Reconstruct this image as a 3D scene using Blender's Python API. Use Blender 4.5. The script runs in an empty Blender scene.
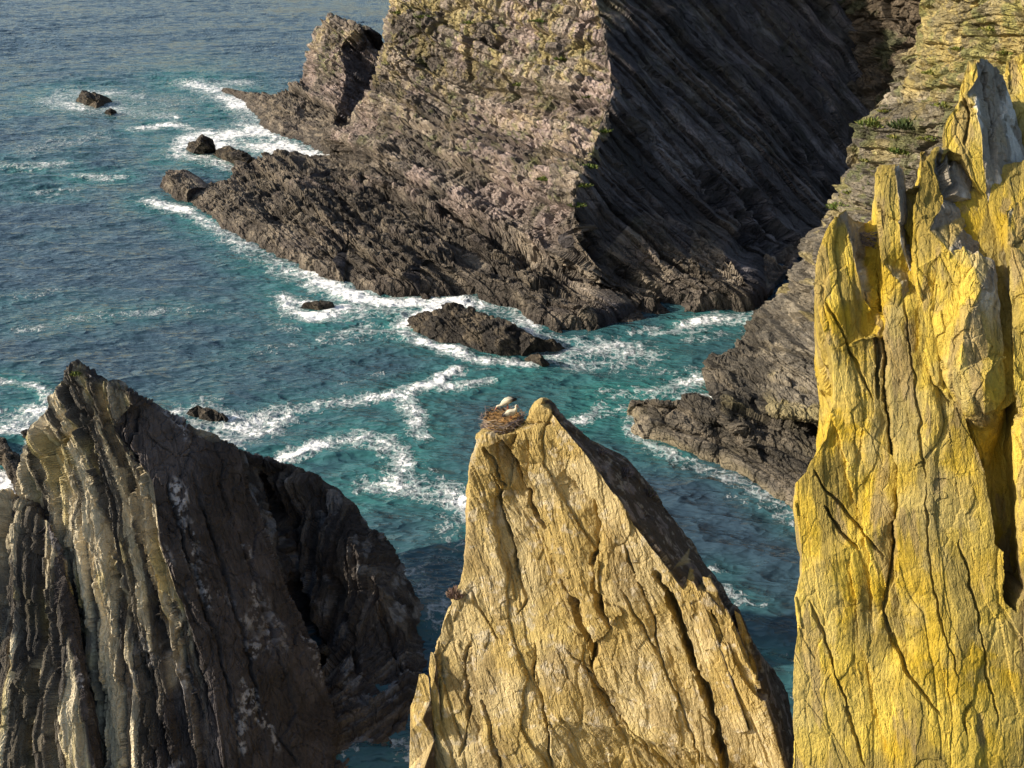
import bpy, math, random, time
import numpy as np
from mathutils import Vector
from mathutils.geometry import delaunay_2d_cdt
T0 = time.time()
rng = np.random.RandomState(7)
random.seed(7)
C = bpy.context.scene.collection
QUAL = 1.3          # target edge length of rock faces in photo pixels

# ------------------------------------------------------------------ camera
H, PITCH, FPX = 50.0, math.radians(22.9), 1100.0
CAM = np.array([0.0, 0.0, H])
cp, sp_ = math.cos(PITCH), math.sin(PITCH)
Fv = np.array([0, cp, -sp_]); Uv = np.array([0, sp_, cp]); Rv = np.array([1.0, 0, 0])
cam_d = bpy.data.cameras.new('camera'); cam = bpy.data.objects.new('camera', cam_d); C.objects.link(cam)
cam.location = CAM; cam.rotation_euler = (math.pi/2 - PITCH, 0, 0)
cam_d.sensor_width = 36; cam_d.lens = 36*FPX/1024; cam_d.clip_end = 60000; cam_d.clip_start = .5
bpy.context.scene.camera = cam

def ray(x, y): return Fv + Rv*((x-512)/FPX) + Uv*((384-y)/FPX)
def at_y(x, y, Y): d = ray(x, y); return CAM + d*(Y/d[1])
def at_z(x, y, z): d = ray(x, y); return CAM + d*((z-H)/d[2])
def at_pl(x, y, pl):
    n, p = pl; d = ray(x, y); return CAM + d*(np.dot(n, p-CAM)/np.dot(n, d))
def project(P):
    q = P - CAM; dz = np.maximum(q@Fv, .1)
    return 512 + FPX*(q@Rv)/dz, 384 - FPX*(q@Uv)/dz
def nrm(v): v = np.asarray(v, float); return v/np.linalg.norm(v)

# ------------------------------------------------------------------ numpy noise
_M = 65535
_HR = np.random.RandomState(99)
HT = _HR.permutation(65536).astype(np.int32); HV = _HR.rand(65536).astype(np.float32); HV4 = _HR.rand(65536, 7).astype(np.float32)
def hidx(*ints, seed=0):
    h = HT[(np.asarray(ints[0]).astype(np.int32) + (seed*7919 & _M)) & _M]
    for a in ints[1:]: h = HT[(h + np.asarray(a).astype(np.int32)) & _M]
    return h
def hsh(*ints, seed=0): return HV[hidx(*ints, seed=seed)].astype(float)
def vnoise(P, seed=0):
    P = P.astype(np.float32) if P.dtype != np.float32 else P
    fl = np.floor(P); f = P - fl; i = fl.astype(np.int32); w = f*f*f*(f*(f*6-15)+10); out = 0
    for a in (0, 1):
        ha = HT[(i[:, 0]+a + (seed*7919 & _M)) & _M]; wa = w[:, 0] if a else 1-w[:, 0]
        for b in (0, 1):
            hb = HT[(ha + i[:, 1]+b) & _M]; wb = wa*(w[:, 1] if b else 1-w[:, 1])
            g0 = HV[HT[(hb + i[:, 2]) & _M]]; g1 = HV[HT[(hb + i[:, 2]+1) & _M]]
            out = out + wb*(g0 + w[:, 2]*(g1-g0))
    return out*2-1
ROT = np.array([[.36, .48, -.8], [-.8, .6, 0], [.48, .64, .6]], np.float32)
def fbm(P, oct=4, seed=0, gain=.5):
    s, a, t = 0, 1.0, 0
    Q = P.astype(np.float32)
    for o in range(oct):
        s = s + a*vnoise(Q, seed+o*17); t += a; a *= gain; Q = Q@(ROT.T*np.float32(2.03)) + np.float32(11.3)
    return s/t*1.6
def sstep(a, b, x): t = np.clip((x-a)/(b-a), 0, 1); return t*t*(3-2*t)
def facets(P, seed=0, tilt=.6):
    """3-D cells, each with its own height and tilt: angular broken rock. Returns height, crack closeness, cell hash"""
    P = P.astype(np.float32); i = np.floor(P).astype(np.int32); fr = P - i
    best = np.full(len(P), 9e9, np.float32); sec = best.copy(); bi = np.zeros(len(P), np.int32); bd = np.zeros_like(P)
    for a in (-1, 0, 1):
        ha = HT[(i[:, 0]+a + (seed*7919 & _M)) & _M]
        for b in (-1, 0, 1):
            hb = HT[(ha + i[:, 1]+b) & _M]
            for c in (-1, 0, 1):
                hc = HT[(hb + i[:, 2]+c) & _M]; j = HV4[hc]
                dx = fr[:, 0]-a-j[:, 0]; dy = fr[:, 1]-b-j[:, 1]; dz = fr[:, 2]-c-j[:, 2]
                q = dx*dx + dy*dy + dz*dz; near = q < best
                sec = np.where(near, best, np.minimum(sec, q)); best = np.where(near, q, best); bi = np.where(near, hc, bi)
                bd[near, 0] = dx[near]; bd[near, 1] = dy[near]; bd[near, 2] = dz[near]
    J = HV4[bi]
    hval = (J[:, 3]*2-1) + tilt*2*((J[:, 4]*2-1)*bd[:, 0] + (J[:, 5]*2-1)*bd[:, 1] + (J[:, 6]*2-1)*bd[:, 2])
    return hval.astype(float), (np.sqrt(sec)-np.sqrt(best)).astype(float), J[:, 3]
class Beds:
    """irregular rock layers along one axis, each with its own random height"""
    def __init__(self, seed, mean, var=.6, lo=-400, hi=400):
        r = np.random.RandomState(seed)
        n = int((hi-lo)/mean)+10
        th = mean*np.exp(r.randn(n)*var); self.b = lo + np.cumsum(th); self.r = r.rand(n+2); self.r2 = r.rand(n+2)
    def __call__(self, s):
        k = np.clip(np.searchsorted(self.b, s), 1, len(self.b)-1)
        lo, hi = self.b[k-1], self.b[k]
        f = (s-lo)/(hi-lo); edge = np.minimum(s-lo, hi-s)
        return k, f, edge, self.r[k], self.r2[k]

# ------------------------------------------------------------------ tessellation
def tess(V, T, bk, thr, maxit=16, iso=.45):
    for it in range(maxit):
        E = np.concatenate([T[:, [0, 1]], T[:, [1, 2]], T[:, [2, 0]]]); E.sort(axis=1)
        key = E[:, 0].astype(np.int64)*len(V) + E[:, 1]
        uk, inv = np.unique(key, return_inverse=True)
        a, b = uk//len(V), uk % len(V)
        A, B = V[a], V[b]; M = (A+B)/2
        L = np.linalg.norm(A-B, axis=1)/np.maximum(np.linalg.norm(M-CAM, axis=1), 4)*FPX
        x, y = project(M); xa, ya = project(A); xb, yb = project(B)
        L = np.maximum(L*iso, np.minimum(np.hypot(xa-xb, ya-yb), L))
        t = thr*(1 + 5*np.minimum(bk[a], bk[b]))
        off = np.maximum(np.maximum(-x-50, x-1074), np.maximum(-y-40, y-808))
        t = t*(1 + np.clip(off, 0, 4000)/30)
        t = np.where((M-CAM)@Fv < 2, 1e9, t)
        mark = L > t
        if not mark.any(): break
        nid = np.full(len(uk), -1, np.int64); nid[mark] = len(V) + np.arange(mark.sum())
        V = np.concatenate([V, M[mark]]); bk = np.concatenate([bk, (bk[a]+bk[b])[mark]/2])
        n = len(T); m = np.stack([nid[inv[:n]], nid[inv[n:2*n]], nid[inv[2*n:]]], 1)   # edges 01,12,20
        c = (m >= 0).sum(1); out = [T[c == 0]]
        q = c == 3; t3, m3 = T[q], m[q]
        out += [np.stack(z, 1) for z in ((t3[:, 0], m3[:, 0], m3[:, 2]), (m3[:, 0], t3[:, 1], m3[:, 1]), (m3[:, 2], m3[:, 1], t3[:, 2]), (m3[:, 0], m3[:, 1], m3[:, 2]))]
        for r in range(3):
            i0, i1, i2 = r, (r+1) % 3, (r+2) % 3
            q = (c == 1) & (m[:, i0] >= 0); t1, m1 = T[q], m[q]
            out += [np.stack((t1[:, i0], m1[:, i0], t1[:, i2]), 1), np.stack((m1[:, i0], t1[:, i1], t1[:, i2]), 1)]
            q = (c == 2) & (m[:, i0] >= 0) & (m[:, i1] >= 0); t2, m2 = T[q], m[q]   # edges i0,i1 split
            out += [np.stack((m2[:, i0], t2[:, i1], m2[:, i1]), 1), np.stack((t2[:, i0], m2[:, i0], m2[:, i1]), 1), np.stack((t2[:, i0], m2[:, i1], t2[:, i2]), 1)]
        T = np.concatenate(out)
    return V, T, bk
def vnormals(V, T, k=0):
    fn = np.cross(V[T[:, 1]]-V[T[:, 0]], V[T[:, 2]]-V[T[:, 0]])
    N = np.zeros_like(V)
    for c in range(3):
        for d in range(3): N[:, d] += np.bincount(T[:, c], fn[:, d], len(V))
    N /= np.linalg.norm(N, axis=1, keepdims=True)+1e-20
    E = np.concatenate([T[:, [0, 1]], T[:, [1, 2]], T[:, [2, 0]]]); a = np.concatenate([E[:, 0], E[:, 1]]); b = np.concatenate([E[:, 1], E[:, 0]])
    for _ in range(k):
        S = N.copy()
        for d in range(3): S[:, d] += np.bincount(a, N[b, d], len(V))
        N = S/(np.linalg.norm(S, axis=1, keepdims=True)+1e-20)
    return N
def make_mesh(name, V, T, mat, attrs=None, smooth=False):
    me = bpy.data.meshes.new(name)
    me.vertices.add(len(V)); me.vertices.foreach_set('co', V.astype(np.float32).ravel())
    me.loops.add(len(T)*3); me.loops.foreach_set('vertex_index', T.astype(np.int32).ravel())
    me.polygons.add(len(T)); me.polygons.foreach_set('loop_start', np.arange(0, len(T)*3, 3, dtype=np.int32))
    me.polygons.foreach_set('loop_total', np.full(len(T), 3, np.int32))
    me.update(calc_edges=True)
    if not smooth: me.polygons.foreach_set('use_smooth', np.zeros(len(T), bool))
    else: me.polygons.foreach_set('use_smooth', np.ones(len(T), bool))
    for k, a in (attrs or {}).items():
        a = a.astype(np.float32)
        if a.ndim == 1: me.attributes.new(k, 'FLOAT', 'POINT').data.foreach_set('value', a)
        elif k == 'Col': me.attributes.new(k, 'FLOAT_COLOR', 'POINT').data.foreach_set('color', np.concatenate([a, np.ones((len(a), 1), np.float32)], 1).ravel())
        else: me.attributes.new(k, 'FLOAT_VECTOR', 'POINT').data.foreach_set('vector', a.ravel())
    me.materials.append(mat)
    o = bpy.data.objects.new(name, me); C.objects.link(o)
    return o

# ------------------------------------------------------------------ object bookkeeping
def tag(o, label=None, cat=None, group=None, kind=None):
    for k, v in (('label', label), ('category', cat), ('group', group), ('kind', kind)):
        if v: o[k] = v
    return o
def empty(name, loc):
    o = bpy.data.objects.new(name, None); C.objects.link(o); o.location = loc; o.empty_display_size = .5
    return o
def adopt(ch, root):
    ch.parent = root; ch.location = tuple(-np.array(root.location)); return ch

# ------------------------------------------------------------------ materials
class NT:
    def __init__(self, name):
        self.m = bpy.data.materials.new(name); self.m.use_nodes = True; self.t = self.m.node_tree; self.t.nodes.clear()
        self.out = self.n('ShaderNodeOutputMaterial'); self.b = self.n('ShaderNodeBsdfPrincipled'); self.l(self.b.outputs[0], self.out.inputs['Surface'])
    def n(self, t, **kw):
        x = self.t.nodes.new(t)
        for k, v in kw.items(): setattr(x, k, v)
        return x
    def l(self, a, b): self.t.links.new(a, b)
    def val(self, sock, v):
        if isinstance(v, (int, float, tuple, list)): sock.default_value = v
        else: self.l(v, sock)
    def math(self, op, a, b=0.0, clamp=False):
        x = self.n('ShaderNodeMath', operation=op, use_clamp=clamp); self.val(x.inputs[0], a); self.val(x.inputs[1], b); return x.outputs[0]
    def attr(self, name): return self.n('ShaderNodeAttribute', attribute_name=name)
    def noise(self, vec, scale, detail=3, rough=.55):
        x = self.n('ShaderNodeTexNoise'); self.l(vec, x.inputs['Vector']); x.inputs['Scale'].default_value = scale
        x.inputs['Detail'].default_value = detail; x.inputs['Roughness'].default_value = rough; return x.outputs[0]
    def mapping(self, vec, sc):
        x = self.n('ShaderNodeMapping'); self.l(vec, x.inputs[0]); x.inputs['Scale'].default_value = sc; return x.outputs[0]
    def ramp(self, f, lo, hi):
        x = self.n('ShaderNodeMapRange', interpolation_type='SMOOTHSTEP'); self.l(f, x.inputs[0]); x.inputs[1].default_value = lo; x.inputs[2].default_value = hi; return x.outputs[0]
    def mix(self, f, a, b):
        x = self.n('ShaderNodeMix', data_type='RGBA'); self.val(x.inputs[0], f); self.val(x.inputs[6], a); self.val(x.inputs[7], b); return x.outputs[2]
def rock_mat(name, fine, bump=.6, lam=6.0, var=.35, joint=(.9, 1.6, 3.5), jw=.035, jd=1.2):
    """fine = size in metres of the finest grain the photo shows on this rock"""
    m = NT(name); b = m.b
    bed = m.attr('bed').outputs['Vector']; col = m.attr('Col').outputs['Color']
    pos = m.n('ShaderNodeNewGeometry').outputs['Position']
    n1 = m.noise(pos, 1/(fine*3), 4, .65); n2 = m.noise(m.mapping(bed, (lam, 1, .6)), 1/(fine*6), 4, .6)
    n3 = m.noise(pos, 1/fine, 2, .6)
    f = m.math('ADD', m.math('MULTIPLY', n1, .5), m.math('MULTIPLY', n2, .5))
    k = m.n('ShaderNodeMapRange'); m.l(f, k.inputs[0]); k.inputs[1].default_value = .3; k.inputs[2].default_value = .7; k.inputs[3].default_value = 1-var; k.inputs[4].default_value = 1+var
    mul = m.n('ShaderNodeMix', data_type='RGBA', blend_type='MULTIPLY'); mul.inputs[0].default_value = 1
    m.l(col, mul.inputs[6]); m.l(k.outputs[0], mul.inputs[7]); m.l(mul.outputs[2], b.inputs['Base Color'])
    b.inputs['Roughness'].default_value = .92; b.inputs['Specular IOR Level'].default_value = .2
    hsum = m.math('ADD', m.math('ADD', m.math('MULTIPLY', n1, 1.0), m.math('MULTIPLY', n2, 1.0)), m.math('MULTIPLY', n3, .45))
    wn = m.n('ShaderNodeTexNoise'); m.l(bed, wn.inputs['Vector']); wn.inputs['Scale'].default_value = 1.2/joint[0]*.5
    wa = m.n('ShaderNodeVectorMath', operation='MULTIPLY_ADD'); m.l(wn.outputs['Color'], wa.inputs[0]); wa.inputs[1].default_value = (joint[0]*.5,)*3; m.l(bed, wa.inputs[2])
    vj = m.n('ShaderNodeTexVoronoi', feature='DISTANCE_TO_EDGE'); m.l(m.mapping(wa.outputs[0], tuple(1/j for j in joint)), vj.inputs['Vector']); vj.inputs['Scale'].default_value = 1
    vk = m.n('ShaderNodeTexVoronoi', feature='DISTANCE_TO_EDGE'); m.l(m.mapping(wa.outputs[0], tuple(2.7/j for j in joint)), vk.inputs['Vector']); vk.inputs['Scale'].default_value = 1
    jn = m.math('MULTIPLY', m.math('SUBTRACT', 1.0, m.ramp(vj.outputs['Distance'], 0.0, jw)), m.ramp(n1, .42, .55))
    jk = m.math('MULTIPLY', m.math('SUBTRACT', 1.0, m.ramp(vk.outputs['Distance'], 0.0, jw*1.6)), m.ramp(n1, .5, .6))
    hsum = m.math('SUBTRACT', hsum, m.math('MULTIPLY', m.math('ADD', jn, m.math('MULTIPLY', jk, .5)), jd))
    bp = m.n('ShaderNodeBump'); bp.inputs['Strength'].default_value = bump; bp.inputs['Distance'].default_value = fine*2.2
    m.l(hsum, bp.inputs['Height']); m.l(bp.outputs[0], b.inputs['Normal'])
    return m.m
def plain_mat(name, col, rough=.8, var=.3, scale=30):
    m = NT(name); pos = m.n('ShaderNodeNewGeometry').outputs['Position']
    n = m.noise(pos, scale, 3)
    c = m.mix(n, tuple(x*(1-var) for x in col)+(1,), tuple(min(1, x*(1+var)) for x in col)+(1,))
    m.l(c, m.b.inputs['Base Color']); m.b.inputs['Roughness'].default_value = rough; m.b.inputs['Specular IOR Level'].default_value = .25
    return m.m

# ------------------------------------------------------------------ rocks
def poly_inside(x, y, poly):
    ins = np.zeros(len(x), bool); n = len(poly)
    for i in range(n):
        x0, y0 = poly[i]; x1, y1 = poly[(i+1) % n]
        c = ((y0 > y) != (y1 > y)) & (x < (x1-x0)*(y-y0)/((y1-y0) or 1e-9)+x0); ins ^= c
    return ins
def pl_dist(x, y, pts):
    """distance to a polyline, signed side, and 0..1 position along it"""
    best = np.full(len(x), 1e9); sd = np.zeros(len(x)); pos = np.zeros(len(x))
    segs = list(zip(pts[:-1], pts[1:])); Ls = [math.hypot(b[0]-a[0], b[1]-a[1]) for a, b in segs]; tot = sum(Ls); acc = 0
    for (a, b), L in zip(segs, Ls):
        dx, dy = (b[0]-a[0])/L, (b[1]-a[1])/L
        t = np.clip((x-a[0])*dx + (y-a[1])*dy, 0, L); d = np.hypot(x-a[0]-t*dx, y-a[1]-t*dy)
        q = d < best; best = np.where(q, d, best)
        sd = np.where(q, np.sign(-(x-a[0])*dy + (y-a[1])*dx), sd); pos = np.where(q, (acc+t)/tot, pos); acc += L
    return best, sd, pos
def rock(name, outline, interior, planes, bed, colour, mat, thick=6., creases=(), seed=1,
         fold=(.6, 9.), layers=((.8, .6, .2),), block=None, blocks3=None, terr=None, rough=((.8, .06),), lines=(), carve=(),
         bedface=.15, stretch=(1, .35), thr=None, ncells=12, zback=.85, shard=(1.3, .8, .35), blockmask=None, zfade=None, bias=0., lift=0., sharp=False):
    tA = time.time()
    P3 = {k: (nrm(n), at_y(*a) if not isinstance(a, np.ndarray) else a) for k, (n, a) in planes.items()}
    def pt(x, y, s):
        if s == 'w': return at_z(x, y, -.5)
        if isinstance(s, str): return at_pl(x, y, P3[s])
        if isinstance(s, tuple):
            if s[0] == 'z': return at_z(x, y, s[1])
            q = at_pl(x, y, P3[s[0]]); return at_y(x, y, q[1]+s[1])
        return at_y(x, y, s)
    allp = list(outline)+list(interior); n = len(outline)
    co = [Vector((p[0], -p[1])) for p in allp]
    area = sum(co[i].x*co[(i+1) % n].y - co[(i+1) % n].x*co[i].y for i in range(n))
    loop = list(range(n)) if area > 0 else list(range(n))[::-1]
    r = delaunay_2d_cdt(co, [tuple(c) for c in creases], [loop], 1, 1e-4)
    P = []
    for k, v in enumerate(r[0]):
        src = [i for i in r[3][k]]
        if src: P.append(pt(*allp[src[0]]))
        else:
            j = sorted(range(len(allp)), key=lambda i: (co[i]-v).length)[:2]
            P.append(at_y(v.x, -v.y, np.mean([pt(*allp[i])[1] for i in j])))
    T = [list(f) for f in r[2]]
    V = np.array(P); T = np.array(T, np.int64)
    inv = {}
    for k, src in enumerate(r[3]):
        for s_ in src: inv.setdefault(s_, k)
    lp = [inv[i] for i in loop]
    # shell behind the visible side
    B = V[lp]; aw = B[:, :2]-CAM[:2]; aw /= np.linalg.norm(aw, axis=1, keepdims=True); wet = B[:, 2] < .6
    cen = B.mean(0)
    def ring(k, sh, zk):
        Q = B.copy(); lat = (B[:, :2]-cen[:2]); fw = aw.mean(0); fw /= np.linalg.norm(fw)
        side = lat - (lat@fw)[:, None]*fw
        Q[:, :2] += aw*thick*k - side*sh; Q[:, 2] = np.where(wet, -3, B[:, 2]*zk)
        dd = np.linalg.norm(Q[:, :2]-B[:, :2], axis=1); drop = dd*(H-B[:, 2])/np.linalg.norm(B[:, :2]-CAM[:2], axis=1)
        Q[:, 2] = np.where(wet, -3, np.maximum(np.minimum(Q[:, 2], B[:, 2]-1.25*drop), -3))
        Q[wet, :2] = B[wet, :2] + aw[wet]*thick*k*.3
        return Q
    R1, R2 = ring(.5, .03, .97), ring(1., .15, zback)
    top = R2[~wet] if (~wet).any() else R2
    apex = np.array([[top[:, 0].mean(), top[:, 1].mean()+.3*thick, -3.]])
    nV = len(V); m = len(lp); V = np.concatenate([V, R1, R2, apex]); bk = np.zeros(len(V)); bk[nV:] = 1
    S = []
    for i in range(m):
        j = (i+1) % m; a, b = lp[i], lp[j]; c, d = nV+i, nV+j; e, f = nV+m+i, nV+m+j
        S += [(b, a, c), (b, c, d), (d, c, e), (d, e, f), (f, e, nV+2*m)]
    T = np.concatenate([T, np.array(S, np.int64)])
    V, T, bk = tess(V, T, bk, thr or QUAL)
    N = vnormals(V, T, ncells)
    px, py = project(V); front = bk < .05
    # frame along the beds
    b = nrm(bed); t1 = nrm(np.cross(b, (0, 0, 1.0))) if abs(b[2]) < .95 else nrm(np.cross(b, (0, 1, 0))); t2 = np.cross(b, t1)
    s = V@b + fold[0]*fbm(V/fold[1], 3, seed); u = V@t1; v = V@t2
    dist = np.zeros(len(V)); lay_id = None; lay_r = None
    for li, (mean, var, amp) in enumerate(layers):
        sw = s + (.06 if sharp else .10)*mean*fbm(V/(mean*1.5), 2, seed+50+li)
        k, f, edge, rr, r2 = Beds(seed*31+li, mean, var)(sw)
        w = np.minimum(1, edge/(.16*mean)); rr = sstep(.3, .7, rr) if sharp else rr
        dist += amp*((rr*2-1) - .55*(1-w))
        if li == 0: lay_id, lay_r = k, r2
        if block and li == block[0]:
            _, bu, bv, ba = block
            uu = u/(bu*(.6+.8*r2)) + rr*37 + .15*fbm(V/bu, 2, seed+70); vv = v/(bv*(.6+.8*rr)) + r2*53
            hh = hsh(k, np.floor(uu).astype(int), np.floor(vv).astype(int), seed=seed); bm = blockmask(N, V) if blockmask else 1.
            fu = np.abs(uu-np.floor(uu)-.5)*2; cw = np.clip((1-fu)/.22, 0, 1)
            dist += bm*ba*((hh*2-1) - .6*(1-cw)*(hsh(k, np.round(uu).astype(int), seed=seed+3) > .25))
    nb = N@b
    M = N - (1-bedface)*nb[:, None]*b
    D = M*dist[:, None]
    add = np.zeros(len(V))
    Q = np.stack([s, u, v], 1)
    if blocks3:
        for bi, (sz, amp, tl) in enumerate(blocks3):
            hv, cr, hid = facets(Q*np.array(shard)/sz + .14*fbm(V/sz, 2, seed+5)[:, None], seed+bi*13, tl)
            add += amp*(hv - .5*np.clip(1-cr/.09, 0, 1))*(blockmask(N, V) if blockmask else 1)
    if terr:
        for ti, (L, amp, step) in enumerate(terr):
            q = amp*fbm(Q*np.array([1.0, stretch[0], stretch[1]])/L, 4, seed+90+ti)
            g = q/step; fl = np.floor(g); add += step*(fl + sstep(.78, 1, g-fl))
    for ri, (L, amp) in enumerate(rough): add += amp*fbm(V/L, 4, seed+120+ri, .6)
    jit = 2.2*fbm(np.stack([px/14, py/14, 0*px], 1), 3, seed+7); jit2 = 2.2*fbm(np.stack([px/14, py/14, 0*px+9.5], 1), 3, seed+8)
    for (kind, pts, w, dep, *rest) in lines:
        x0, x1 = min(p[0] for p in pts)-60, max(p[0] for p in pts)+60; y0, y1 = min(p[1] for p in pts)-30, max(p[1] for p in pts)+30
        ii = np.where(front & (px > x0) & (px < x1) & (py > y0) & (py < y1))[0]
        if not len(ii): continue
        d, sd, pos = pl_dist(px[ii]+jit[ii], py[ii]+.4*jit2[ii], pts)
        tp = np.clip(np.minimum(pos, 1-pos)/.12, .0, 1)**.6
        dd = d*sd
        if kind == 'crack':
            we = w*np.clip(.2+.95*np.sqrt(tp)*(.75+.35*jit2[ii]), .15, 1.4); add[ii] -= dep*tp*np.clip(1.3*(1-d/we), 0, 1)
        else:                        # step: one side drops at the line and comes back over w pixels
            add[ii] -= dep*tp*np.where(dd > 0, np.exp(-dd/w), 0)*np.clip(1.2-d/(w*3), 0, 1)
    for (poly, dep, soft) in carve:
        ins = poly_inside(px+jit*.8, py+jit2*.8, poly) & front
        add[ins] -= dep
    if zfade: zf = zfade[0] + (1-zfade[0])*sstep(0, zfade[1], V[:, 2]); D *= zf[:, None]; add = add*zf
    add += bias
    D += N*add[:, None]
    V2 = V + D
    if lift: V2[:, 2] += lift*(1-sstep(.8, 4, V[:, 2]))*sstep(-.6, .7, V[:, 2])
    N2 = vnormals(V2, T, 0)
    col = colour(dict(p=V2, n=N2, n0=N, s=s, u=u, v=v, lr=lay_r, k=lay_id, px=px, py=py, b=b, add=add))
    o = make_mesh(name, V2, T, mat, {'bed': Q, 'Col': np.clip(col, .004, 1)})
    print(name, len(T), round(time.time()-tA, 1))
    return o
def mixc(a, b, f): f = np.clip(f, 0, 1)[:, None]; return np.asarray(a)*(1-f) + np.asarray(b)*f
def full(d, c): return np.tile(np.array(c, float), (len(d['p']), 1))

# ------------------------------------------------------------------ colours of the rocks (albedo, with shade painted into some sides)
def band(d, amt=.25): return (1 + amt*(d['lr']*2-1))[:, None]
def col_central(d):
    p = d['p']; Q = np.stack([d['s'], d['u']*.25, d['v']*.25], 1)
    c = mixc((.38, .275, .10), (.46, .36, .18), sstep(-.3, .5, fbm(p/2.2, 4, 3)))
    c = mixc(c, (.25, .18, .085), sstep(.05, .6, fbm(Q/1.0, 4, 5))*.6)
    c = mixc(c, (.50, .38, .14), sstep(.3, .65, fbm(p/3.5, 5, 9, .65))*.6)
    flank_shade = sstep(.25, .6, d['n0'][:, 0])  # flank turned from the sun: its shade is painted into the colour
    c = mixc(c, mixc((.055, .045, .042), (.17, .145, .145), sstep(.2, .6, fbm(p/.8, 4, 21))), flank_shade*.95)
    c = mixc(c, (.58, .53, .45), sstep(.3, .6, fbm(p/.5, 5, 31, .65))*.35)
    return c*band(d, .12)
def col_pinnacle(d):
    p = d['p']; Q = np.stack([d['s'], d['u']*.25, d['v']*.25], 1)
    c = mixc((.42, .285, .026), (.50, .365, .06), sstep(-.4, .5, fbm(p/1.5, 4, 3)))
    c = mixc(c, (.19, .145, .045), sstep(.0, .5, fbm(Q/.8, 4, 5))*.8)
    c = mixc(c, (.30, .235, .075), sstep(-.1, .5, fbm(p/3.5, 4, 55))*.5)
    c = mixc(c, (.40, .33, .16), sstep(.1, .5, fbm(p/2.0, 5, 9, .6))*.35)
    c = mixc(c, (.23, .17, .09), sstep(.3, .55, fbm(np.stack([d['s'], d['u']*.6, d['v']*.15], 1)/.6, 4, 77))*.6)
    grey = sstep(.05, .5, d['n0'][:, 0])*sstep(36, 40, p[:, 2])
    c = mixc(c, mixc((.22, .2, .18), (.5, .49, .47), sstep(.0, .5, fbm(p/1.1, 4, 33))), grey*.9)
    return c*band(d, .1)
def col_left(d):
    p = d['p']; Q = np.stack([d['s']*2.2, d['u']*.3, d['v']*.12], 1)
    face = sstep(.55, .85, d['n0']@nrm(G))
    c = mixc((.40, .34, .235), (.64, .55, .385), sstep(-.2, .5, fbm(Q, 4, 3)))
    c = mixc(c, (.075, .07, .068), sstep(.05, .35, fbm(Q*.8+7, 4, 5))*.9)
    lich = sstep(.0, .5, fbm(p/3.2, 3, 12))*sstep(-.1, .3, fbm(Q*1.4+3, 3, 14))
    c = mixc(c, (.46, .37, .13), lich*.5)
    shade = np.where(d['lr'] < (.10 + .30*(1-sstep(6, 19, p[:, 2])) + .12*fbm(p/3, 2, 44)), 1., 0.)  # more dark layers lower down, painting in shade where the sun grazes
    c = mixc(c, mixc((.05, .045, .042), (.11, .095, .08), sstep(-.3, .4, fbm(Q, 3, 45))), shade*.85)
    face = np.maximum(face, sstep(.25, .5, d['n0'][:, 0]))  # stained bedding plus right-facing sides; shade is also painted into this dark tone
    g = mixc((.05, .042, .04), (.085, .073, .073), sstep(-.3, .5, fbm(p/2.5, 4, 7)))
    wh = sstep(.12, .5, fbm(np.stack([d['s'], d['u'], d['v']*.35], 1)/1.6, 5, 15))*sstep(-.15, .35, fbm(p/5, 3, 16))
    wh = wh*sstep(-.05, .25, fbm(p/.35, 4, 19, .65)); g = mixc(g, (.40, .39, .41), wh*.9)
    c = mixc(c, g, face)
    return c*band(d, .25)
def col_dark(d):
    p = d['p']; Q = np.stack([d['s']*2, d['u']*.3, d['v']*.2], 1)
    c = mixc((.055, .046, .042), (.13, .108, .09), sstep(-.2, .5, fbm(Q, 4, 3)))
    c = mixc(c, (.27, .26, .26), sstep(.38, .6, fbm(p/1.4, 4, 5))*.5)
    return c*band(d, .25)
def col_head(d):
    p = d['p']; z = p[:, 2]; Q = np.stack([d['s'], d['u']*.35, d['v']*.35], 1)
    c = mixc((.125, .105, .09), (.25, .205, .165), sstep(-.35, .45, fbm(Q/2.6, 4, 3)))
    c = mixc(c, (.32, .245, .225), sstep(.0, .5, fbm(p/9, 4, 4))*.6)
    c = mixc(c, (.085, .07, .058), sstep(.05, .5, fbm(p/6, 4, 6))*.6)
    c = mixc(c, (.36, .29, .11), sstep(.05, .4, fbm(p/3.5, 5, 8, .65))*sstep(8, 30, z)*.55)
    c = mixc(c, (.11, .13, .035), sstep(.28, .5, fbm(p/2.2, 5, 11, .65))*sstep(6, 16, z)*.5)
    low = 1-sstep(5, 10, z + 2*fbm(p/6, 3, 14))
    c = mixc(c, mixc((.075, .063, .052), (.20, .165, .125), sstep(-.2, .5, fbm(Q/1.2, 4, 10))), low*.85)
    c = mixc(c, (.055, .045, .038), (1-sstep(.4, 1.6, z+.6*fbm(p/2, 2, 2)))*.7)
    shade = sstep(.25, .55, d['n0'][:, 0])  # right-facing side coloured darker, shade put into the albedo
    c = mixc(c, mixc((.045, .041, .046), (.125, .113, .12), sstep(-.1, .6, fbm(Q/2.2+5, 5, 18))), shade*.9)
    return c*band(d, .3)
def col_cove(d):
    p = d['p']
    c = mixc((.10, .075, .05), (.18, .14, .10), sstep(-.3, .5, fbm(p/6, 5, 3)))
    c = mixc(c, (.07, .08, .035), sstep(.1, .4, fbm(p/7, 4, 6))*.7)
    return c
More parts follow.
